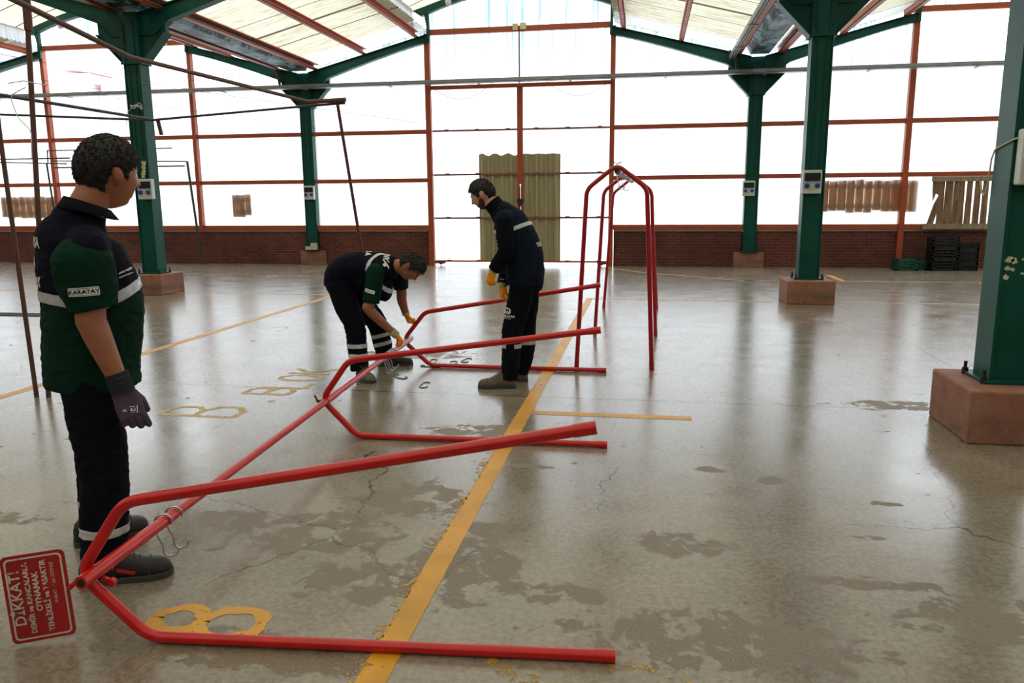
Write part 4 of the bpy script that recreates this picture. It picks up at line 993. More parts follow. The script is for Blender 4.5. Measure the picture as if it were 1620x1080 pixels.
def on_cloth(ob, name, txt, size, origin, xd, yd, mat, sx=1.0, off=.004, bold=.0, subdiv=1):
    """lettering laid on the cloth surface"""
    o = parent_loc(ob.parent); me = ob.data
    bvh = BVHTree.FromPolygons([v.co+o for v in me.vertices], [tuple(p.vertices) for p in me.polygons])
    xd = Vector(xd).normalized(); yd = Vector(yd); yd = (yd-xd*yd.dot(xd)).normalized(); n = xd.cross(yd).normalized()
    org = Vector(origin)
    def fn(u, v):
        p = org + xd*u + yd*v
        h = bvh.ray_cast(p + n*.25, -n, .6)
        return (h[0] + h[1]*off) if h[0] is not None else p
    if isinstance(txt, str): return put_text(name, txt, size, fn, mat, ob, sx, bold, subdiv)
    bm = bmesh.new()
    for poly in txt: bm.faces.new([bm.verts.new((u*size, v*size, 0)) for u, v in poly])
    if subdiv > 0:
        bmesh.ops.triangulate(bm, faces=bm.faces)
        for _ in range(subdiv): bmesh.ops.subdivide_edges(bm, edges=[e for e in bm.edges if e.calc_length() > .012], cuts=1); bmesh.ops.triangulate(bm, faces=bm.faces)
    for v in bm.verts: v.co = fn(v.co.x, v.co.y) - o
    me = bpy.data.meshes.new(name); bm.to_mesh(me); bm.free(); me.materials.append(mat)
    e = bpy.data.objects.new(name, me); COL.objects.link(e); e.parent = ob; return e

def head_dirs(seg=56, rings=44):
    out = []
    for i in range(1, rings):
        th = math.pi*i/rings
        for j in range(seg):
            ph = 2*math.pi*j/seg; out.append((math.sin(th)*math.cos(ph), math.sin(th)*math.sin(ph), math.cos(th)))
    return out + [(0, 0, 1), (0, 0, -1)]
def grid_faces(seg=56, rings=44):
    fs = []; t = (rings-1)*seg
    for i in range(rings-2):
        for j in range(seg): fs.append((i*seg+j, (i+1)*seg+j, (i+1)*seg+(j+1) % seg, i*seg+(j+1) % seg))
    for j in range(seg): fs.append((t, j, (j+1) % seg)); k = (rings-2)*seg; fs.append((t+1, k+(j+1) % seg, k+j))
    return fs
def g(x, s): return math.exp(-(x/s)**2)
def ss(a, b, x): t = min(1, max(0, (x-a)/(b-a))); return t*t*(3-2*t)
def head_pt(d, jaw=1.0):
    dx, dy, dz = d; x, y, z = .098*dx, .077*dy, .120*dz
    lo = ss(0, 1, -dz)
    y *= 1 - .26*lo
    if dx < 0: x *= (1.04 - .45*ss(.25, .95, -dz))
    else: x *= 1 + .05*lo
    if dz < -.5 and dx > 0: z -= .004*dx
    if dx > .15:
        f = ss(.15, .6, dx)
        zz = z
        nose = ss(.028, -.020, zz) * (1-ss(-.026, -.038, zz)) if zz < .03 else 0
        x += f*.020*g(y, .0135)*nose + f*.006*g(y, .022)*nose
        x += f*.006*g(zz-.030, .009)*g(y, .045)
        x -= f*.010*(g(y-.031, .013)+g(y+.031, .013))*g(zz-.010, .011)
        x += f*.007*g(y, .022)*(g(zz+.052, .006)+g(zz+.066, .007)) - f*.003*g(y, .02)*g(zz+.059, .003)
        x += f*.011*g(y, .022)*g(zz+.094, .014)
        x -= f*.004*g(y, .03)*g(zz+.080, .006)
        x += f*.004*(g(y-.045, .016)+g(y+.045, .016))*g(zz+.018, .018)
    return Vector((x, y, z))
def hair_mask(d, p, line=.060, back=-.070):
    az = math.degrees(math.atan2(abs(d[1]), d[0]))
    if az < 45: h = line
    elif az < 66: h = line + (.022-line)*ss(45, 66, az)
    elif az < 76: h = .022 - .034*ss(66, 76, az)
    elif az < 88: h = -.012
    elif az < 112: h = -.012 + .030*ss(88, 91, az) - .03*ss(106, 111, az)
    else: h = -.012 + (back+.012)*ss(111, 120, az)
    return ss(h-.006, h+.008, p.z)
def make_head(mb, c, f, upv, sc=1.0):
    f = Vector(f).normalized(); u = Vector(upv); u = (u-f*u.dot(f)).normalized(); l = u.cross(f)
    Rm = Matrix((f, l, u)).transposed(); c = Vector(c)
    ds = head_dirs(); mb.add([c + Rm @ (head_pt(d)*sc) for d in ds], grid_faces(), True)
    for s_ in (-1, 1):
        rot = Rm @ Matrix.Rotation(R(-12), 3, 'Y') @ Matrix.Rotation(R(s_*30), 3, 'Z')
        mb.ell(c + Rm @ (Vector((-.012, s_*.078, -.008))*sc), (.021*sc, .0085*sc, .034*sc), rot, 16, 12)
        mb.ell(c + Rm @ (Vector((-.022, s_*.087, -.002))*sc), (.013*sc, .007*sc, .026*sc), rot, 14, 10)
    return Rm
def make_hair(parent, c, f, upv, sc, mat, line=.060, back=-.070, thick=.014, nst=2600, slen=.018, seed=1, name='hair', lift=.25):
    f = Vector(f).normalized(); u = Vector(upv); u = (u-f*u.dot(f)).normalized(); l = u.cross(f); Rm = Matrix((f, l, u)).transposed(); c = Vector(c)
    seg, rings = 72, 56; ds = head_dirs(seg, rings); vs = []; ms = []
    for d in ds:
        p = head_pt(d); n = Vector((p.x/.098**2, p.y/.077**2, p.z/.12**2)).normalized(); mk = hair_mask(d, p, line, back)
        top = ss(-.02, .08, p.z) if d[0] > -.35 else ss(-.09, .06, p.z)
        q = p + n*(mk*(thick*(.28+.72*top)) - (1-mk)*.010 + mk*.0018*noise.noise(p*55+Vector((seed, 0, 0))) + mk*.002*noise.noise(p*130))
        vs.append(c + Rm @ (q*sc)); ms.append(mk)
    b = MB(); b.add(vs, grid_faces(seg, rings), True)
    rnd = random.Random(seed); n_ = len(ds)-2
    for _ in range(nst):
        i = rnd.randrange(n_)
        if ms[i] < .6: continue
        d = ds[i]; 
        if rnd.random() > math.sqrt(max(0, 1-d[2]**2))+.15: continue
        p = vs[i]; n = (p-c).normalized(); t = (-(u)*(.5 if d[2] < .8 else .1) - f*.15*(1 if d[0] < 0 else -1) + l*rnd.uniform(-.4, .4) + f*rnd.uniform(-.35, .35)); t = (t-n*t.dot(n)).normalized()
        L = slen*rnd.uniform(.5, 1.15)*sc; tip = p + t*L + n*L*(lift*rnd.uniform(.2, 1.2)-.05); s_ = t.cross(n)*.0018*sc
        b.add([p-n*.004+s_, p-n*.004-s_, p+n*.002, tip], [(0, 1, 3), (1, 2, 3), (2, 0, 3)])
    ob = b.build(name, mat, parent); return ob
def make_face_bits(parent, c, f, upv, sc, hairm):
    f = Vector(f).normalized(); u = Vector(upv); u = (u-f*u.dot(f)).normalized(); l = u.cross(f); Rm = Matrix((f, l, u)).transposed(); c = Vector(c)
    for s_ in (-1, 1):
        b = MB(); b.ell(c + Rm @ (Vector((.0735, s_*.031, .009))*sc), (.0125*sc,)*3, None, 16, 12); b.build('eye', M_eye, parent)
        b = MB(); b.ell(c + Rm @ (Vector((.0815, s_*.0315, .007))*sc), (.005*sc,)*3, None, 12, 8); b.build('iris', M_lace, parent)
        b = MB(); pts = [c + Rm @ (Vector((.0925-.10*abs(y)**1.0*.35, s_*(.012+y), .030+.004*math.sin(y*70)))*sc) for y in np.linspace(0, .038, 8)]
        b.tube(pts, [(.0035*sc, .0045*sc)]*8, 8); b.build('eyebrow', hairm, parent)
def limb(mb, pts, rad, side=None, seg=22, ends=True):
    mb.tube(pts, rad, seg, side)
    if ends:
        for k in (0, -1):
            r = rad[k] if isinstance(rad[k], tuple) else (rad[k], rad[k]); m_ = min(r)*.95; mb.ell(pts[k], (m_, m_, m_))
def curve3(pts, rads, n=6):
    """Catmull-Rom resample of points and radii"""
    P = [Vector(p) for p in pts]; Q = [r if isinstance(r, tuple) else (r, r) for r in rads]; op, orr = [], []
    for i in range(len(P)-1):
        a, b_, c, d = P[max(0, i-1)], P[i], P[i+1], P[min(len(P)-1, i+2)]
        for k in range(n):
            t = k/n; op.append(.5*((2*b_)+(c-a)*t+(2*a-5*b_+4*c-d)*t*t+(3*b_-a-3*c+d)*t**3)); tt = t*t*(3-2*t); orr.append(tuple(Q[i][j]*(1-tt)+Q[i+1][j]*tt for j in (0, 1)))
    op.append(P[-1]); orr.append(Q[-1]); return op, orr
def limb3(mb, pts, rads, side=None, seg=24, n=6, ends=False):
    p, r = curve3(pts, rads, n); mb.tube(p, r, seg, side)
    if ends:
        for k in (0, -1): m_ = min(r[k])*.97; mb.ell(p[k], (m_, m_, m_))
def hand_mb(wrist, fd, pn, td, curl=(25, 30, 20), thumb=(35, 20), sc=1.0, spread=4, curls=None, pr=(.043, .018)):
    """wrist point, finger direction, palm normal (towards the palm side), thumb side direction"""
    W = Vector(wrist); fd = Vector(fd).normalized(); pn = Vector(pn); pn = (pn-fd*pn.dot(fd)).normalized(); td = Vector(td); td = (td-fd*td.dot(fd)-pn*td.dot(pn)).normalized()
    b = MB(); pl = .098*sc
    limb3(b, [W-fd*.03, W+fd*.03*sc, W+fd*.065*sc, W+fd*pl], [(.034*sc, .032*sc), (.038*sc, .022*sc), (.043*sc, .019*sc), (.041*sc, .015*sc)], td, 20, 4)
    b.ell(W+fd*.035*sc+td*.022*sc+pn*.010*sc, (.022*sc,)*3)
    for k, (o, L, r) in enumerate(((.031, .072, .0105), (.0105, .080, .0108), (-.0105, .074, .0102), (-.031, .058, .0092))):
        cu = (curls[k] if curls else curl); a = R((1.5-k)*spread)
        d = (fd*math.cos(a) + td*math.sin(a)).normalized(); p = W + fd*(pl-.012-.004*abs(k-1))*sc + td*o*sc; pts = [p - d*.02*sc, p]; ang = 0
        for j, fr in enumerate((.45, .30, .25)):
            ang += R(cu[j]+k*2); dd = d*math.cos(ang) + pn*math.sin(ang); p = p + dd*L*fr*sc*1.08; pts.append(p)
        b.tube(pts, [r*sc, r*sc*1.05, r*sc, r*sc*.95, r*sc*.85], 12); b.ell(pts[-1], (r*sc*.86,)*3, None, 12, 8)
    p = W + fd*.030*sc + td*.028*sc + pn*.006*sc; a = R(thumb[0]); d = (fd*math.cos(a) + td*math.sin(a)*.9 + pn*.45).normalized(); pts = [p-d*.01*sc, p+d*.035*sc]
    d2 = (fd*math.cos(a-R(thumb[1])) + td*math.sin(a-R(thumb[1]))*.9 + pn*.6).normalized(); pts += [pts[-1]+d2*.030*sc]; pts += [pts[-1]+(d2+pn*.25).normalized()*.024*sc]
    b.tube(pts, [.015*sc, .0135*sc, .0125*sc, .0105*sc], 12); b.ell(pts[-1], (.0105*sc,)*3, None, 12, 8)
    return b
def make_glove(parent, mat, cuffmat, wrist, fa, **k):
    b = hand_mb(wrist, **k); gl = finish('glove', b, mat, parent, .0035, 4, foldfn(.0012, (60, 60, 60)))
    W = Vector(wrist); fa = Vector(fa).normalized(); b = MB(); sc = k.get('sc', 1)
    b.tube([W-fa*.055*sc, W-fa*.03*sc, W-fa*.005*sc, W+fa*.012*sc], [.0375*sc, .036*sc, .036*sc, .038*sc], 24)
    for q in (-.052, -.035, -.02, -.006): b.tube([W+fa*(q-.003)*sc, W+fa*q*sc, W+fa*(q+.003)*sc], [.0365*sc, .039*sc, .0365*sc], 24)
    b.build('glove_cuff', cuffmat, gl); return gl
def make_shoe(parent, heel, toe, H=.105, mat=None, trim=None, name='shoe', sc=1.0, lift=0.0, toeup=0.0, wide=1.0):
    h = Vector(heel); t = Vector(toe); ax = Vector((t.x-h.x, t.y-h.y, 0)); L = ax.length; ax.normalize(); sd = Vector((-ax.y, ax.x, 0)); z0 = h.z
    prof = [(0, .020, .055), (.03, .030, .085), (.10, .037, .108), (.25, .039, .125), (.38, .039, .122), (.50, .041, .104), (.62, .045, .082), (.74, .049, .068), (.85, .047, .064), (.93, .037, .056), (.98, .022, .042), (1, .010, .026)]
    b = MB(); seg = 20; vs = []
    for u, w, hh in prof:
        w *= wide
        for j in range(seg):
            a = 2*math.pi*j/seg; yy = w*math.copysign(abs(math.cos(a))**.8, math.cos(a)); zz = (hh*H/.11)*max(0, math.sin(a))**.8 if math.sin(a) > 0 else 0
            vs.append(h + ax*(L*u) + sd*yy + Vector((0, 0, .016+zz + toeup*max(0, u-.6))))
    n = len(prof); fs = [(i*seg+j, i*seg+(j+1) % seg, (i+1)*seg+(j+1) % seg, (i+1)*seg+j) for i in range(n-1) for j in range(seg)]
    b.add(vs, fs, True); b.add(vs[:seg], [tuple(range(seg-1, -1, -1))]); b.add(vs[-seg:], [tuple(range(seg))])
    sh = b.build(name, mat, parent)
    b = MB(); out = []
    for sg in (1, -1):
        pr = prof if sg == 1 else prof[::-1]
        for u, w, hh in pr: out.append((u, sg*(w*wide+.006)))
    m_ = len(out); lo = [h + ax*(L*(u*1.02-.01)) + sd*y + Vector((0, 0, 0 + toeup*max(0, u-.6))) for u, y in out]; hi = [p + Vector((0, 0, .026)) for p in lo]
    b.add(lo+hi, [tuple(range(m_-1, -1, -1)), tuple(range(m_, 2*m_))] + [(i, (i+1) % m_, (i+1) % m_+m_, i+m_) for i in range(m_)]); b.build('sole', M_sole, sh, .003)
    b = MB()
    for k in range(5):
        u = .42+.055*k; zz = .020+(.116, .106, .095, .084, .075)[k]*H/.11; w = .022
        b.tube([h+ax*L*u+sd*w+Vector((0,0,zz-.008)), h+ax*L*(u+.02)+Vector((0,0,zz+.002)), h+ax*L*(u+.03)-sd*w+Vector((0,0,zz-.008))], .0028, 6)
    c = h+ax*L*.42+Vector((0,0,.136*H/.11))
    for s_ in (-1, 1): b.tube(fillet([c, c+sd*.025*s_+Vector((0,0,.018)), c+sd*.045*s_+Vector((0,0,-.004)), c+sd*.012*s_+ax*.01], .01, 4), .0026, 6); b.tube([c, c+sd*.03*s_+ax*.025+Vector((0,0,-.025))], .0026, 6)
    b.build('laces', M_lace, sh)
    b = MB()
    for k in range(9):
        a = R(20*k); b.tube([h+ax*L*.77+sd*.0505*wide*math.cos(a)+Vector((0,0,.017+.069*H/.11*max(0, math.sin(a))**.8)), h+ax*L*.77+sd*.0505*wide*math.cos(a+R(20))+Vector((0,0,.017+.069*H/.11*max(0, math.sin(a+R(20)))**.8))], .0022, 6) if k < 9 and a < R(170) else None
    b.build('toe_seam', M_lace, sh)
    if trim:
        b = MB()
        for s_ in (-1, 1):
            for (u0, u1, z0_, z1_) in ((.42, .62, .062, .040), (.30, .40, .085, .070)):
                b.bar(h+ax*L*u0+sd*s_*.0435*wide+Vector((0,0,z0_)), h+ax*L*u1+sd*s_*.0445*wide+Vector((0,0,z1_)), .006, .014)
        b.build('red_trim', trim, sh, .002)
    return sh
V = Vector
# ---------- man 1: standing left, seen from behind his right shoulder
P = thing('person', (-2.3, 2.84, 0), 'man standing at left in green and navy polo shirt, purple-grey glove, short black hair', 'person', 'workers')
f = V((.707, .707, 0)); s = V((-.707, .707, 0)); Z = V((0, 0, 1))
hc = V((-2.190, 2.945, 1.672)); hf = V((.38, .90, -.14)).normalized(); hu = V((.10, .12, 1))
nb = V((-2.245, 2.875, 1.50)); rsh = V((-2.150, 2.725, 1.375)); lsh = V((-2.430, 3.01, 1.375)); rel = V((-2.128, 2.69, 1.07)); rwr = V((-2.045, 2.71, .815))
spine = [V((-2.300, 2.87, .80)), V((-2.295, 2.87, .92)), V((-2.275, 2.875, 1.05)), V((-2.268, 2.875, 1.18)), V((-2.285, 2.86, 1.31)), V((-2.30, 2.85, 1.41)), V((-2.28, 2.855, 1.47)), V((-2.25, 2.87, 1.53))]
b = MB(); Rm = make_head(b, hc, hf, hu, 1.17)
limb3(b, [V((-2.29, 2.85, 1.38)), V((-2.262, 2.862, 1.50)), V((-2.225, 2.895, 1.60)), V((-2.205, 2.92, 1.68))], [.10, .072, .068, .062], s)
limb3(b, [V((-2.31, 2.86, .85)), V((-2.28, 2.87, 1.15)), V((-2.295, 2.855, 1.38))], [(.16, .12), (.16, .12), (.15, .09)], s, ends=True)
limb3(b, [rsh, rel+V((-.01, 0, .06)), rel, rwr-(rwr-rel).normalized()*.04, rwr-(rwr-rel).normalized()*.012], [.062, .056, .054, .036, .031], ends=False)
limb3(b, [lsh, V((-2.47, 3.05, 1.08)), V((-2.38, 3.13, .86))], [.056, .046, .032], ends=True); b.ell((-2.37, 3.14, .79), (.03, .03, .06))
limb3(b, [V((-2.25, 2.79, .86)), V((-2.20, 2.745, .47)), V((-2.185, 2.695, .10))], [.075, .055, .035], ends=True)
limb3(b, [V((-2.385, 2.93, .86)), V((-2.42, 2.985, .47)), V((-2.475, 3.02, .10))], [.075, .055, .035], ends=True)
body = finish('body', b, M_skin2, P, .006, 3)
make_face_bits(P, hc, hf, hu, 1.17, M_hairblack)
make_hair(P, hc, hf, hu, 1.17, M_hairblack, .058, -.082, .018, 5200, .016, 3)
b = MB(); limb3(b, spine, [(.200, .184), (.198, .184), (.196, .190), (.198, .190), (.205, .172), (.185, .142), (.125, .105), (.082, .082)], s, 30, 5)
limb(b, [lsh+s*-.06, lsh, lsh+s*.02], [.09, .085, .07]); limb(b, [rsh+s*.08, rsh+s*.03, rsh-s*.012], [.10, .090, .078])
polo = finish('polo_shirt', b, M_navy, P, .007, 7, foldfn(.007, (8, 8, 15), 2))
# green lower half, reflective band dipping at the sides
bc = V((-2.27, 2.87, 1.128)); nF = (Z - f*.42).normalized(); nB = (Z + f*.22).normalized()
isf = lambda p: (p-bc).dot(f) > 0
for nn_, test in ((nF, isf), (nB, lambda p: not isf(p))):
    band(polo, 'green_lower_half', M_greenc, [(bc, f), (bc, nn_)], lambda p, nn_=nn_, test=test: test(p) and (p-bc).dot(nn_) < 0, off=.0012)
    band(polo, 'reflective_band', M_refl, [(bc, f), (bc, nn_), (bc+nn_*.042, nn_)], lambda p, nn_=nn_, test=test: test(p) and 0 < (p-bc).dot(nn_) < .042, off=.004)
b = MB(); sd_ = (rel-rsh).normalized()
limb3(b, [rsh+V((-.03, .03, -.02)), rsh+sd_*.05+V((.0,-.01,0))-f*.012, rsh+sd_*.12-f*.012, rsh+sd_*.235+f*.008], [(.090,.085), (.110,.094), (.112,.092), (.086,.082)], f, ends=False); b.ell(rsh+V((-.02, .02, -.035)), (.095, .09, .085))
slv = finish('sleeve', b, M_greenc, P, .006, 5, foldfn(.005, (12, 12, 16), 5))
b = MB(); limb3(b, [lsh+V((.02, -.02, .01)), lsh+V((-.02, .02, -.10)), lsh+V((-.03, .03, -.24))], [.088, .082, .076]); b.ell(lsh, (.088,)*3); finish('sleeve', b, M_greenc, P, .008, 5, foldfn(.005, (12, 12, 16), 6))
# collar
b = MB(); cpts = []
for i in range(25):
    a = 2*math.pi*i/24 + .0; cpts.append((a,))
cc = V((-2.243, 2.872, 1.535)); ring0 = []; ring1 = []; ring2 = []
for i in range(33):
    a = R(-160 + 320*i/32) + math.pi; rr = .083; front = max(0, -math.cos(a-math.pi*0) )
    d = f*math.cos(a)*-1 + s*math.sin(a); k = (1-math.cos(a))/2      # k=1 at the back? 
    d = f*math.cos(a) + s*math.sin(a); k = (1-math.cos(a))/2
    ring0.append(cc + d*.078 + Z*(-.045+.055*k)); ring1.append(cc + d*.084 + Z*(-.012+.062*k)); ring2.append(cc + d*.112 + Z*(-.050+.058*k) )
m_ = len(ring0); th = V((0,0,.004))
b.add(ring0+ring1+ring2+[p-th for p in ring1]+[p-th for p in ring2], [(i, i+1, m_+i+1, m_+i) for i in range(m_-1)] + [(m_+i, m_+i+1, 2*m_+i+1, 2*m_+i) for i in range(m_-1)] + [(2*m_+i, 2*m_+i+1, 4*m_+i+1, 4*m_+i) for i in range(m_-1)] + [(3*m_+i, 4*m_+i, 4*m_+i+1, 3*m_+i+1) for i in range(m_-1)], True)
b.build('collar', M_navyd, polo)
b = MB(); bx = cc + f*.15 + V((0, 0, -.10))
# trousers
b = MB(); limb3(b, [V((-2.31, 2.86, .98)), V((-2.315, 2.86, .88)), V((-2.32, 2.86, .80))], [(.155, .135), (.165, .145), (.16, .13)], s, ends=False)
limb3(b, [V((-2.255, 2.795, .86)), V((-2.225, 2.765, .66)), V((-2.195, 2.745, .47)), V((-2.19, 2.715, .28)), V((-2.195, 2.69, .10))], [(.105, .112), (.098, .105), (.084, .094), (.080, .092), (.074, .088)], s)
limb3(b, [V((-2.38, 2.93, .86)), V((-2.40, 2.955, .66)), V((-2.415, 2.985, .47)), V((-2.44, 3.005, .28)), V((-2.47, 3.02, .09))], [(.105, .110), (.096, .10), (.082, .090), (.078, .086), (.070, .080)], s)
tr = finish('trousers', b, M_trouser, P, .007, 5, foldfn(.008, (10, 10, 17), 9))
rleg = lambda p: (p-V((-2.19, 2.70, 0))).dot(s) < .155
slab(tr, 'reflective_band', M_refl, (-2.19, 2.70, .225), (.05, 0, 1), .035, rleg)
slab(tr, 'reflective_band', M_refl, (-2.45, 3.0, .205), (.05, 0, 1), .035, lambda p: not rleg(p))
make_shoe(P, (-2.275, 2.640, 0), (-1.955, 2.79, 0), .115, M_shoe, M_shoered, 'shoe', wide=1.08)
make_shoe(P, (-2.56, 2.96, 0), (-2.335, 3.18, 0), .115, M_shoe, M_shoered, 'shoe', wide=1.08)
gf = V((.25, .10, -1)).normalized()
g1_ = make_glove(P, M_glovepurple, M_glovedark, rwr-gf*.01, gf, fd=gf, pn=V((-.62, .78, -.1)), td=V((.75, .6, .1)), curl=(28, 38, 30), thumb=(28, 20), sc=1.22, curls=[(22, 35, 30), (30, 42, 32), (36, 46, 34), (42, 48, 36)])
gx = V((.78, .62, -.1)); gy = V((-.2, 0, 1)); go = rwr+gf*.078+V((.014, -.01, 0))
on_cloth(g1_, 'glove_print', 'XL', .012, go+V((-.020, -.015, 0)), gx, gy, M_print, 1.0, .002, .0006)
on_cloth(g1_, 'glove_print', [[(-.8, .9), (.9, 1.1), (.9, 1.4), (-.8, 1.2)], [(-.5, -.4), (.2, -.4), (.2, .6), (-.5, .5)], [(.4, -.5), (1.2, -.4), (1.2, .7), (.9, .7), (.9, -.1), (.4, -.1)], [(-.4, -1.0), (1.0, -.9), (1.0, -.7), (-.4, -.8)], [(1.7, -1.2), (2.0, -1.2), (1.8, 1.6), (1.5, 1.6)]], .011, go, gx, gy, M_print, 1, .002, 0, 2)
# lettering
lc = V((-2.085, 2.60, 1.222)); xd = V((.79, .60, .03)); 
plate = on_cloth(slv, 'name_patch', [rrect(.105, .034, .006)], 1.0, lc, xd, Z, M_print, 1, .003, 0, 4)
on_cloth(slv, 'name_patch', [rrect(.099, .028, .005)], 1.0, lc, xd, Z, M_greenc, 1, .0042, 0, 4)
on_cloth(slv, 'name_patch', [rrect(.094, .024, .004)], 1.0, lc, xd, Z, M_print, 1, .0052, 0, 4)
on_cloth(slv, 'lettering', 'KARATAY', .0225, lc, xd, Z, M_navyd, 1.0, .0068, .0005)
bx_ = V((s.x*-1, s.y*-1, 0))      # reading direction on his back
bo = V((-2.40, 2.74, 0))
on_cloth(polo, 'lettering', 'KONYA', .055, V((-2.395, 2.72, 1.405))+s*.035, -s, V((.12, .12, 1)), M_print, .9, .004, .002, 2)
on_cloth(polo, 'lettering', 'B  A', .060, V((-2.40, 2.72, 1.325))+s*.045, -s, Z, M_print, .9, .004, .002, 2)
on_cloth(polo, 'lettering', 'KARATAY', .055, V((-2.41, 2.72, 1.245))+s*.055, -s, Z, M_print, .9, .004, .002, 2)
for dz in (0, .018): on_cloth(polo, 'chest_lettering', 'KARATAY BELEDİYESİ', .0065, V((-2.10, 2.86, 1.262+dz)), V((.50, .80, .30)), V((-.2, 0, 1)), M_print, 1.2, .006, .0003)

# ---------- man 2: bending over the far end of the lying rack
P = thing('person', (-2.45, 6.65, 0), 'man bending forward in navy vest and green short sleeves, orange gloves at the red pipe', 'person', 'workers')
f = V((.98, .20, 0)); s = V((-.20, .98, 0)); dn = V((.1, 0, -1))
hc = V((-2.035, 6.62, .985)); hf = V((.42, -.04, -.90)).normalized(); hu = V((.90, .05, .42))
rsh = V((-2.315, 6.47, .945)); lsh = V((-2.225, 6.85, .93)); rel = V((-2.365, 6.43, .615)); rwr = V((-2.178, 6.555, .383)); lel = V((-2.225, 6.91, .65)); lwr = V((-2.208, 6.965, .515))
b = MB(); make_head(b, hc, hf, hu, 1.04)
limb3(b, [V((-2.33, 6.65, .97)), V((-2.20, 6.64, .985)), V((-2.10, 6.63, .985))], [.085, .064, .06], s, ends=True)
limb3(b, [V((-2.68, 6.65, .88)), V((-2.45, 6.65, .98)), V((-2.28, 6.655, .97))], [(.11, .07), (.14, .08), (.13, .08)], s, ends=True)
limb3(b, [rsh, rel+V((.0, 0, .07)), rel, rwr], [.055, .049, .047, .031], ends=True); limb3(b, [lsh, lel+V((0, 0, .07)), lel, lwr], [.055, .048, .045, .031], ends=True)
b.ell(rwr+(rwr-rel).normalized()*.03, (.022,)*3); b.ell(lwr+V((.01, .0, -.02)), (.022,)*3)
limb3(b, [V((-2.66, 6.54, .83)), V((-2.52, 6.47, .46)), V((-2.44, 6.38, .10))], [.07, .052, .034], ends=True); limb3(b, [V((-2.67, 6.77, .82)), V((-2.47, 6.90, .43)), V((-2.42, 6.99, .10))], [.07, .052, .034], ends=True)
finish('body', b, M_skin2, P, .007, 3); make_face_bits(P, hc, hf, hu, 1.04, M_hairgrey); make_hair(P, hc, hf, hu, 1.04, M_hairgrey, .055, -.075, .016, 4200, .020, 5, lift=.5)
b = MB(); limb3(b, [V((-2.73, 6.65, .80)), V((-2.705, 6.65, .91)), V((-2.60, 6.65, .965)), V((-2.46, 6.65, .965)), V((-2.33, 6.65, .965)), V((-2.24, 6.65, .975)), V((-2.175, 6.645, .985))],
       [(.17, .135), (.18, .135), (.185, .140), (.19, .150), (.20, .135), (.15, .11), (.09, .085)], s, 28, 5, ends=False); b.ell((-2.71, 6.65, .88), (.12, .17, .13))
limb(b, [rsh+V((0, .06, .01)), rsh+V((0, .0, 0))], [.085, .07]); limb(b, [lsh+V((0, -.06, .01)), lsh], [.085, .07])
b.ell((-2.30, 6.64, .79), (.075, .14, .12)); b.ell((-2.36, 6.64, .82), (.10, .15, .13)); b.ell((-2.47, 6.64, .86), (.10, .16, .11))
vest = finish('vest', b, M_navy, P, .008, 6, foldfn(.009, (12, 12, 10), 12))
for sh_, el_, t_ in ((rsh, rel, .80), (lsh, lel, .60)):
    b = MB(); d = (el_-sh_); L = d.length; d.normalize(); limb3(b, [sh_+V((0, 0, .01)), sh_+d*.08, sh_+d*L*t_], [.075, .078, .074]); b.ell(sh_, (.078,)*3)
    sl = finish('sleeve', b, M_greenc, P, .007, 5, foldfn(.006, (14, 14, 14), 14))
    if sh_ is rsh: slm = sl
ax = V((.96, 0, -.02)).normalized()
slab(vest, 'reflective_band', M_refl, (-2.335, 6.6, 1.0), V((.93, -.28, -.12)), .032, lambda p: p.z > .96)
slab(vest, 'reflective_band', M_refl, (-2.26, 6.7, .80), V((.75, 0, .65)), .03, lambda p: p.z < .86)
on_cloth(vest, 'lettering', 'KONYA', .07, V((-2.255, 6.60, 1.05)), s*-1, V((1, .2, 0)), M_print, .8, .004, .002, 2)
on_cloth(vest, 'lettering', 'B A', .07, V((-2.42, 6.60, 1.05)), s*-1, V((1, .2, 0)), M_print, 1.0, .004, .003, 2)
lc = V((-2.335, 6.36, .79)); on_cloth(slm, 'name_patch', [rrect(.085, .030, .005)], 1, lc, V((.93, .2, -.30)), Z, M_print, 1, .003, 0, 3); on_cloth(slm, 'lettering', 'KARATAY', .017, lc, V((.93, .2, -.30)), Z, M_navyd, 1, .005)
b = MB(); b.ell((-2.70, 6.65, .84), (.145, .185, .145))
limb3(b, [V((-2.68, 6.545, .84)), V((-2.62, 6.52, .66)), V((-2.525, 6.47, .47)), V((-2.50, 6.44, .28)), V((-2.47, 6.40, .08))], [(.105, .115), (.10, .110), (.083, .092), (.080, .085), (.075, .080)], s)
limb3(b, [V((-2.68, 6.76, .84)), V((-2.58, 6.83, .62)), V((-2.475, 6.90, .43)), V((-2.45, 6.95, .26)), V((-2.43, 6.99, .07))], [(.105, .115), (.10, .108), (.083, .094), (.080, .088), (.075, .082)], s)
tr = finish('trousers', b, M_trouser, P, .008, 5, foldfn(.010, (12, 12, 17), 15))
near = lambda p: p.y < 6.66 and p.z < .5; far = lambda p: p.y > 6.66
for z in (.30, .215): slab(tr, 'reflective_band', M_refl, (-2.5, 6.45, z), (0, 0, 1), .036, near)
for z in (.31, .225): slab(tr, 'reflective_band', M_refl, (-2.45, 6.93, z), (-.25, 0, 1), .036, far)
make_shoe(P, (-2.50, 6.44, 0), (-2.30, 6.26, 0), .10, M_boot, None, 'shoe', wide=1.05)
make_shoe(P, (-2.50, 6.96, 0), (-2.19, 7.08, 0), .10, M_shoe, None, 'shoe', wide=1.05)
d = (rwr-rel).normalized()
make_glove(P, M_gloveorange, M_glovecuff, rwr, d, fd=V((.55, .35, -.80)), pn=V((-.35, .1, -.9)), td=V((.6, .5, .3)), curl=(45, 60, 40), thumb=(50, 20), sc=.98)
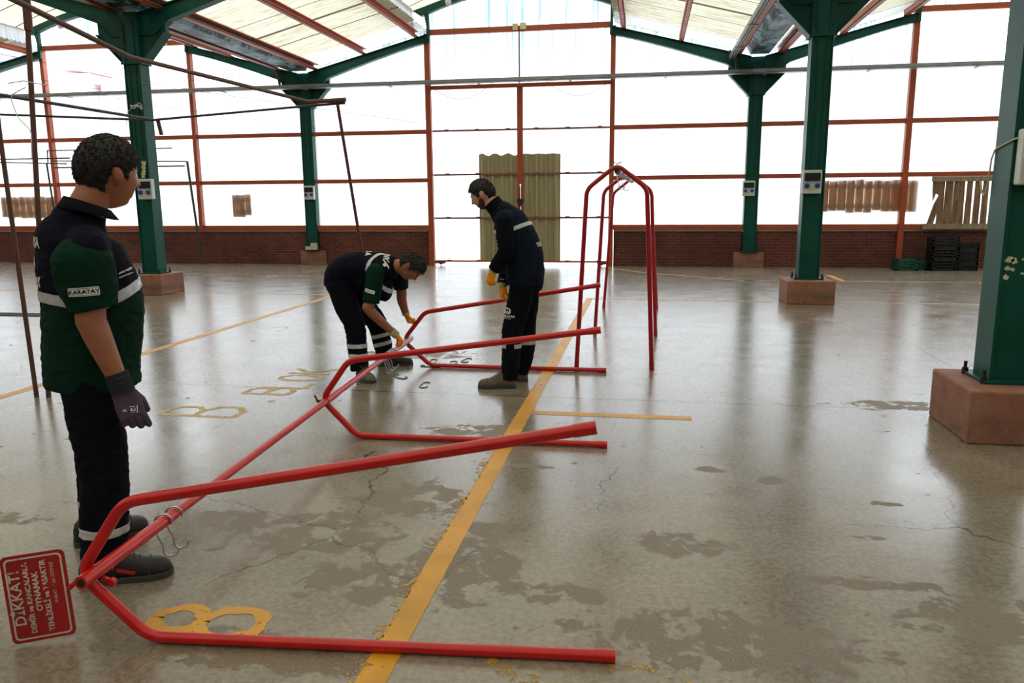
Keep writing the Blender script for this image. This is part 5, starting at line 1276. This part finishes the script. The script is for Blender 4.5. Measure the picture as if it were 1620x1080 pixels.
make_glove(P, M_gloveorange, M_glovecuff, lwr, V((.25, .1, -1)), fd=V((.35, -.10, -.93)), pn=V((.85, .35, .28)), td=V((.3, -.9, .2)), curl=(48, 62, 48), thumb=(35, 30), sc=.98)

# ---------- man 3: leaning over, in a dark jacket
P = thing('person', (-1.05, 6.42, 0), 'bearded man leaning forward in a dark navy jacket and vest, orange glove at his thigh', 'person', 'workers')
f = V((-.98, .20, 0)); s = V((-.20, -.98, 0))
hc = V((-1.338, 6.42, 1.605)); hf = V((-.86, .06, -.50)).normalized(); hu = V((-.5, 0, .86))
lsh = V((-1.125, 6.235, 1.40)); rsh = V((-1.19, 6.60, 1.40)); lel = V((-1.105, 6.195, 1.15)); lwr = V((-1.205, 6.20, 1.005)); rel = V((-1.13, 6.65, 1.12)); rwr = V((-1.195, 6.53, .86))
b = MB(); make_head(b, hc, hf, hu, 1.0)
limb3(b, [V((-1.14, 6.42, 1.36)), V((-1.215, 6.42, 1.475)), V((-1.30, 6.42, 1.57))], [.09, .066, .058], s, ends=True)
limb3(b, [V((-.99, 6.42, .92)), V((-1.03, 6.42, 1.15)), V((-1.13, 6.42, 1.37))], [(.14, .10), (.14, .10), (.14, .09)], s, ends=True)
limb3(b, [lsh, lel, lwr], [.052, .044, .031], ends=True); limb3(b, [rsh, rel, rwr], [.052, .044, .031], ends=True)
limb3(b, [V((-.99, 6.34, .88)), V((-1.07, 6.31, .50)), V((-1.10, 6.28, .10))], [.07, .052, .034], ends=True); limb3(b, [V((-.98, 6.51, .88)), V((-.99, 6.54, .48)), V((-1.03, 6.54, .10))], [.07, .052, .034], ends=True)
finish('body', b, M_skin3, P, .006, 2); make_face_bits(P, hc, hf, hu, 1.0, M_hairblack); make_hair(P, hc, hf, hu, 1.0, M_hairblack, .062, -.062, .015, 3200, .016, 8)
# short beard
def beard(P, c, f_, u_, sc, mat):
    f_ = V(f_).normalized(); u_ = V(u_); u_ = (u_-f_*u_.dot(f_)).normalized(); l = u_.cross(f_); Rm = Matrix((f_, l, u_)).transposed(); ds = head_dirs(); vs = []
    for d in ds:
        p = head_pt(d); n = V((p.x/.098**2, p.y/.077**2, p.z/.12**2)).normalized(); az = math.degrees(math.atan2(abs(d[1]), d[0]))
        top = -.058 + .040*ss(35, 80, az) ; mk = (1-ss(top-.004, top+.006, p.z))*(1-ss(88, 96, az))*(1-.9*g(p.y, .02)*g(p.z+.058, .008))
        vs.append(c + Rm @ ((p + n*(mk*.0022-(1-mk)*.010 + mk*.0012*noise.noise(p*140)))*sc))
    b = MB(); b.add(vs, grid_faces(), True); return b.build('beard', mat, P)
beard(P, hc, hf, hu, 1.0, hair_mat('short_beard_hair', (58,44,38)))
b = MB(); limb3(b, [V((-.985, 6.42, .86)), V((-.985, 6.42, .98)), V((-1.01, 6.42, 1.12)), V((-1.06, 6.42, 1.26)), V((-1.115, 6.42, 1.38)), V((-1.165, 6.42, 1.45)), V((-1.215, 6.42, 1.50))],
       [(.185, .150), (.185, .160), (.19, .170), (.195, .165), (.185, .138), (.125, .10), (.078, .075)], s, 28, 5)
limb(b, [lsh+V((0, .06, .0)), lsh+V((0, .02, 0))], [.085, .075]); limb(b, [rsh+V((0, -.06, 0)), rsh+V((0, -.02, 0))], [.085, .075])
vest = finish('vest', b, M_vest, P, .007, 6, foldfn(.008, (11, 11, 14), 21))
b = MB(); limb3(b, [V((-1.16, 6.42, 1.42)), V((-1.225, 6.42, 1.50)), V((-1.265, 6.42, 1.545))], [(.105, .10), (.082, .078), (.078, .076)], s); finish('collar', b, M_navyd, P, .006, 3)
for sh_, el_, wr_ in ((lsh, lel, lwr), (rsh, rel, rwr)):
    b = MB(); limb3(b, [sh_+V((-.0, 0, .01)), sh_.lerp(el_, .5), el_, el_.lerp(wr_, .5), wr_+(wr_-el_).normalized()*.01], [.070, .072, .067, .058, .050]); b.ell(sh_+V((.01, .03 if sh_ is lsh else -.03, -.01)), (.072,)*3); b.ell(el_, (.065,)*3)
    finish('sleeve', b, M_navyd, P, .007, 5, foldfn(.008, (16, 16, 18), 23))
slab(vest, 'reflective_band', M_refl, (-.985, 6.3, 1.355), V((-.35, 0, .94)), .032, lambda p: p.x > -1.06)
slab(vest, 'reflective_band', M_refl, (-1.26, 6.3, 1.29), V((-.25, 0, .97)), .032, lambda p: p.x < -1.19)
on_cloth(vest, 'lettering', 'KARATAY', .05, V((-.88, 6.43, 1.19)), V((-.05, -1, 0)), V((-.3, 0, 1)), M_print, .8, .004, .002, 2)
def rosette(r=1.0, n=10):
    out = []
    for i in range(n*2*2):
        a = 2*math.pi*i/(n*4)+.08; rr = r*(1.0 if i % 4 < 2 else .84); out.append((rr*math.cos(a), rr*math.sin(a)))
    return out
def emblem(ob, org, xd, yd, sc):
    n = 40; ro = rosette(1, 10); ri = [(.60*math.cos(2*math.pi*i/40+.08), .60*math.sin(2*math.pi*i/40+.08)) for i in range(40)]
    quads = [[ro[i], ro[(i+1) % 40], ri[(i+1) % 40], ri[i]] for i in range(40)]
    star = [[(-.22, -.9), (.22, -.9), (.26, -.35), (.12, -.1), (.04, .28), (0, .42), (-.04, .28), (-.12, -.1), (-.26, -.35)], [(-.5, -.35), (-.2, -.55), (-.26, -.2), (-.42, .1)], [(.5, -.35), (.2, -.55), (.26, -.2), (.42, .1)]]
    e = on_cloth(ob, 'emblem', quads+star, sc, org, xd, yd, M_print, 1, .003); return e
b = MB(); limb3(b, [V((-.985, 6.42, 1.0)), V((-.975, 6.42, .90)), V((-.98, 6.42, .82))], [(.16, .135), (.175, .145), (.16, .13)], s)
limb3(b, [V((-.99, 6.345, .88)), V((-1.03, 6.33, .68)), V((-1.075, 6.31, .50)), V((-1.085, 6.295, .30)), V((-1.10, 6.28, .07))], [(.098, .108), (.092, .10), (.078, .088), (.074, .080), (.066, .070)], s)
limb3(b, [V((-.975, 6.50, .88)), V((-.985, 6.525, .68)), V((-1.0, 6.54, .50)), V((-1.0, 6.545, .30)), V((-1.045, 6.54, .07))], [(.098, .105), (.09, .098), (.078, .088), (.075, .082), (.066, .070)], s)
tr = finish('trousers', b, M_trouser, P, .007, 5, foldfn(.008, (14, 14, 17), 25))
slab(tr, 'reflective_band', M_refl, (-1.09, 6.29, .36), (0, 0, 1), .036, lambda p: p.y < 6.42 and p.z < .6 and (p.x < -1.115 or p.x > -1.05)); slab(tr, 'reflective_band', M_refl, (-1.0, 6.54, .35), (0, 0, 1), .036, lambda p: p.y > 6.42)
emblem(tr, V((-1.085, 6.15, .655)), V((.98, .19, 0)), Z, .028)
on_cloth(tr, 'lettering', 'KARATAY', .026, V((-1.085, 6.15, .610)), V((.98, .19, 0)), Z, M_print, 1.0, .003, .001)
on_cloth(tr, 'lettering', 'BELEDİYESİ', .010, V((-1.085, 6.15, .592)), V((.98, .19, 0)), Z, M_print, 1.1, .003)
emblem(vest, V((-1.225, 6.30, 1.215)), V((.80, -.6, 0)), Z, .024)
make_shoe(P, (-1.045, 6.285, 0), (-1.36, 6.235, 0), .105, M_boot, None, 'shoe', wide=1.05)
make_shoe(P, (-.985, 6.55, 0), (-1.20, 6.50, 0), .105, M_boot, None, 'shoe', wide=1.05)
d = (lwr-lel).normalized()
make_glove(P, M_gloveorange, M_glovecuff, lwr+d*.02, d, fd=V((-.30, .0, -.95)), pn=V((.5, .75, -.15)), td=V((-.8, .5, .2)), curl=(40, 55, 40), thumb=(30, 25), sc=1.0)
make_glove(P, M_gloveorange, M_glovecuff, rwr+V((0, -.01, -.02)), V((-.1, -.1, -1)), fd=V((-.05, -.12, -1)), pn=V((.75, .4, 0)), td=V((-.5, -.8, 0)), curl=(25, 35, 25), thumb=(25, 20), sc=1.0)
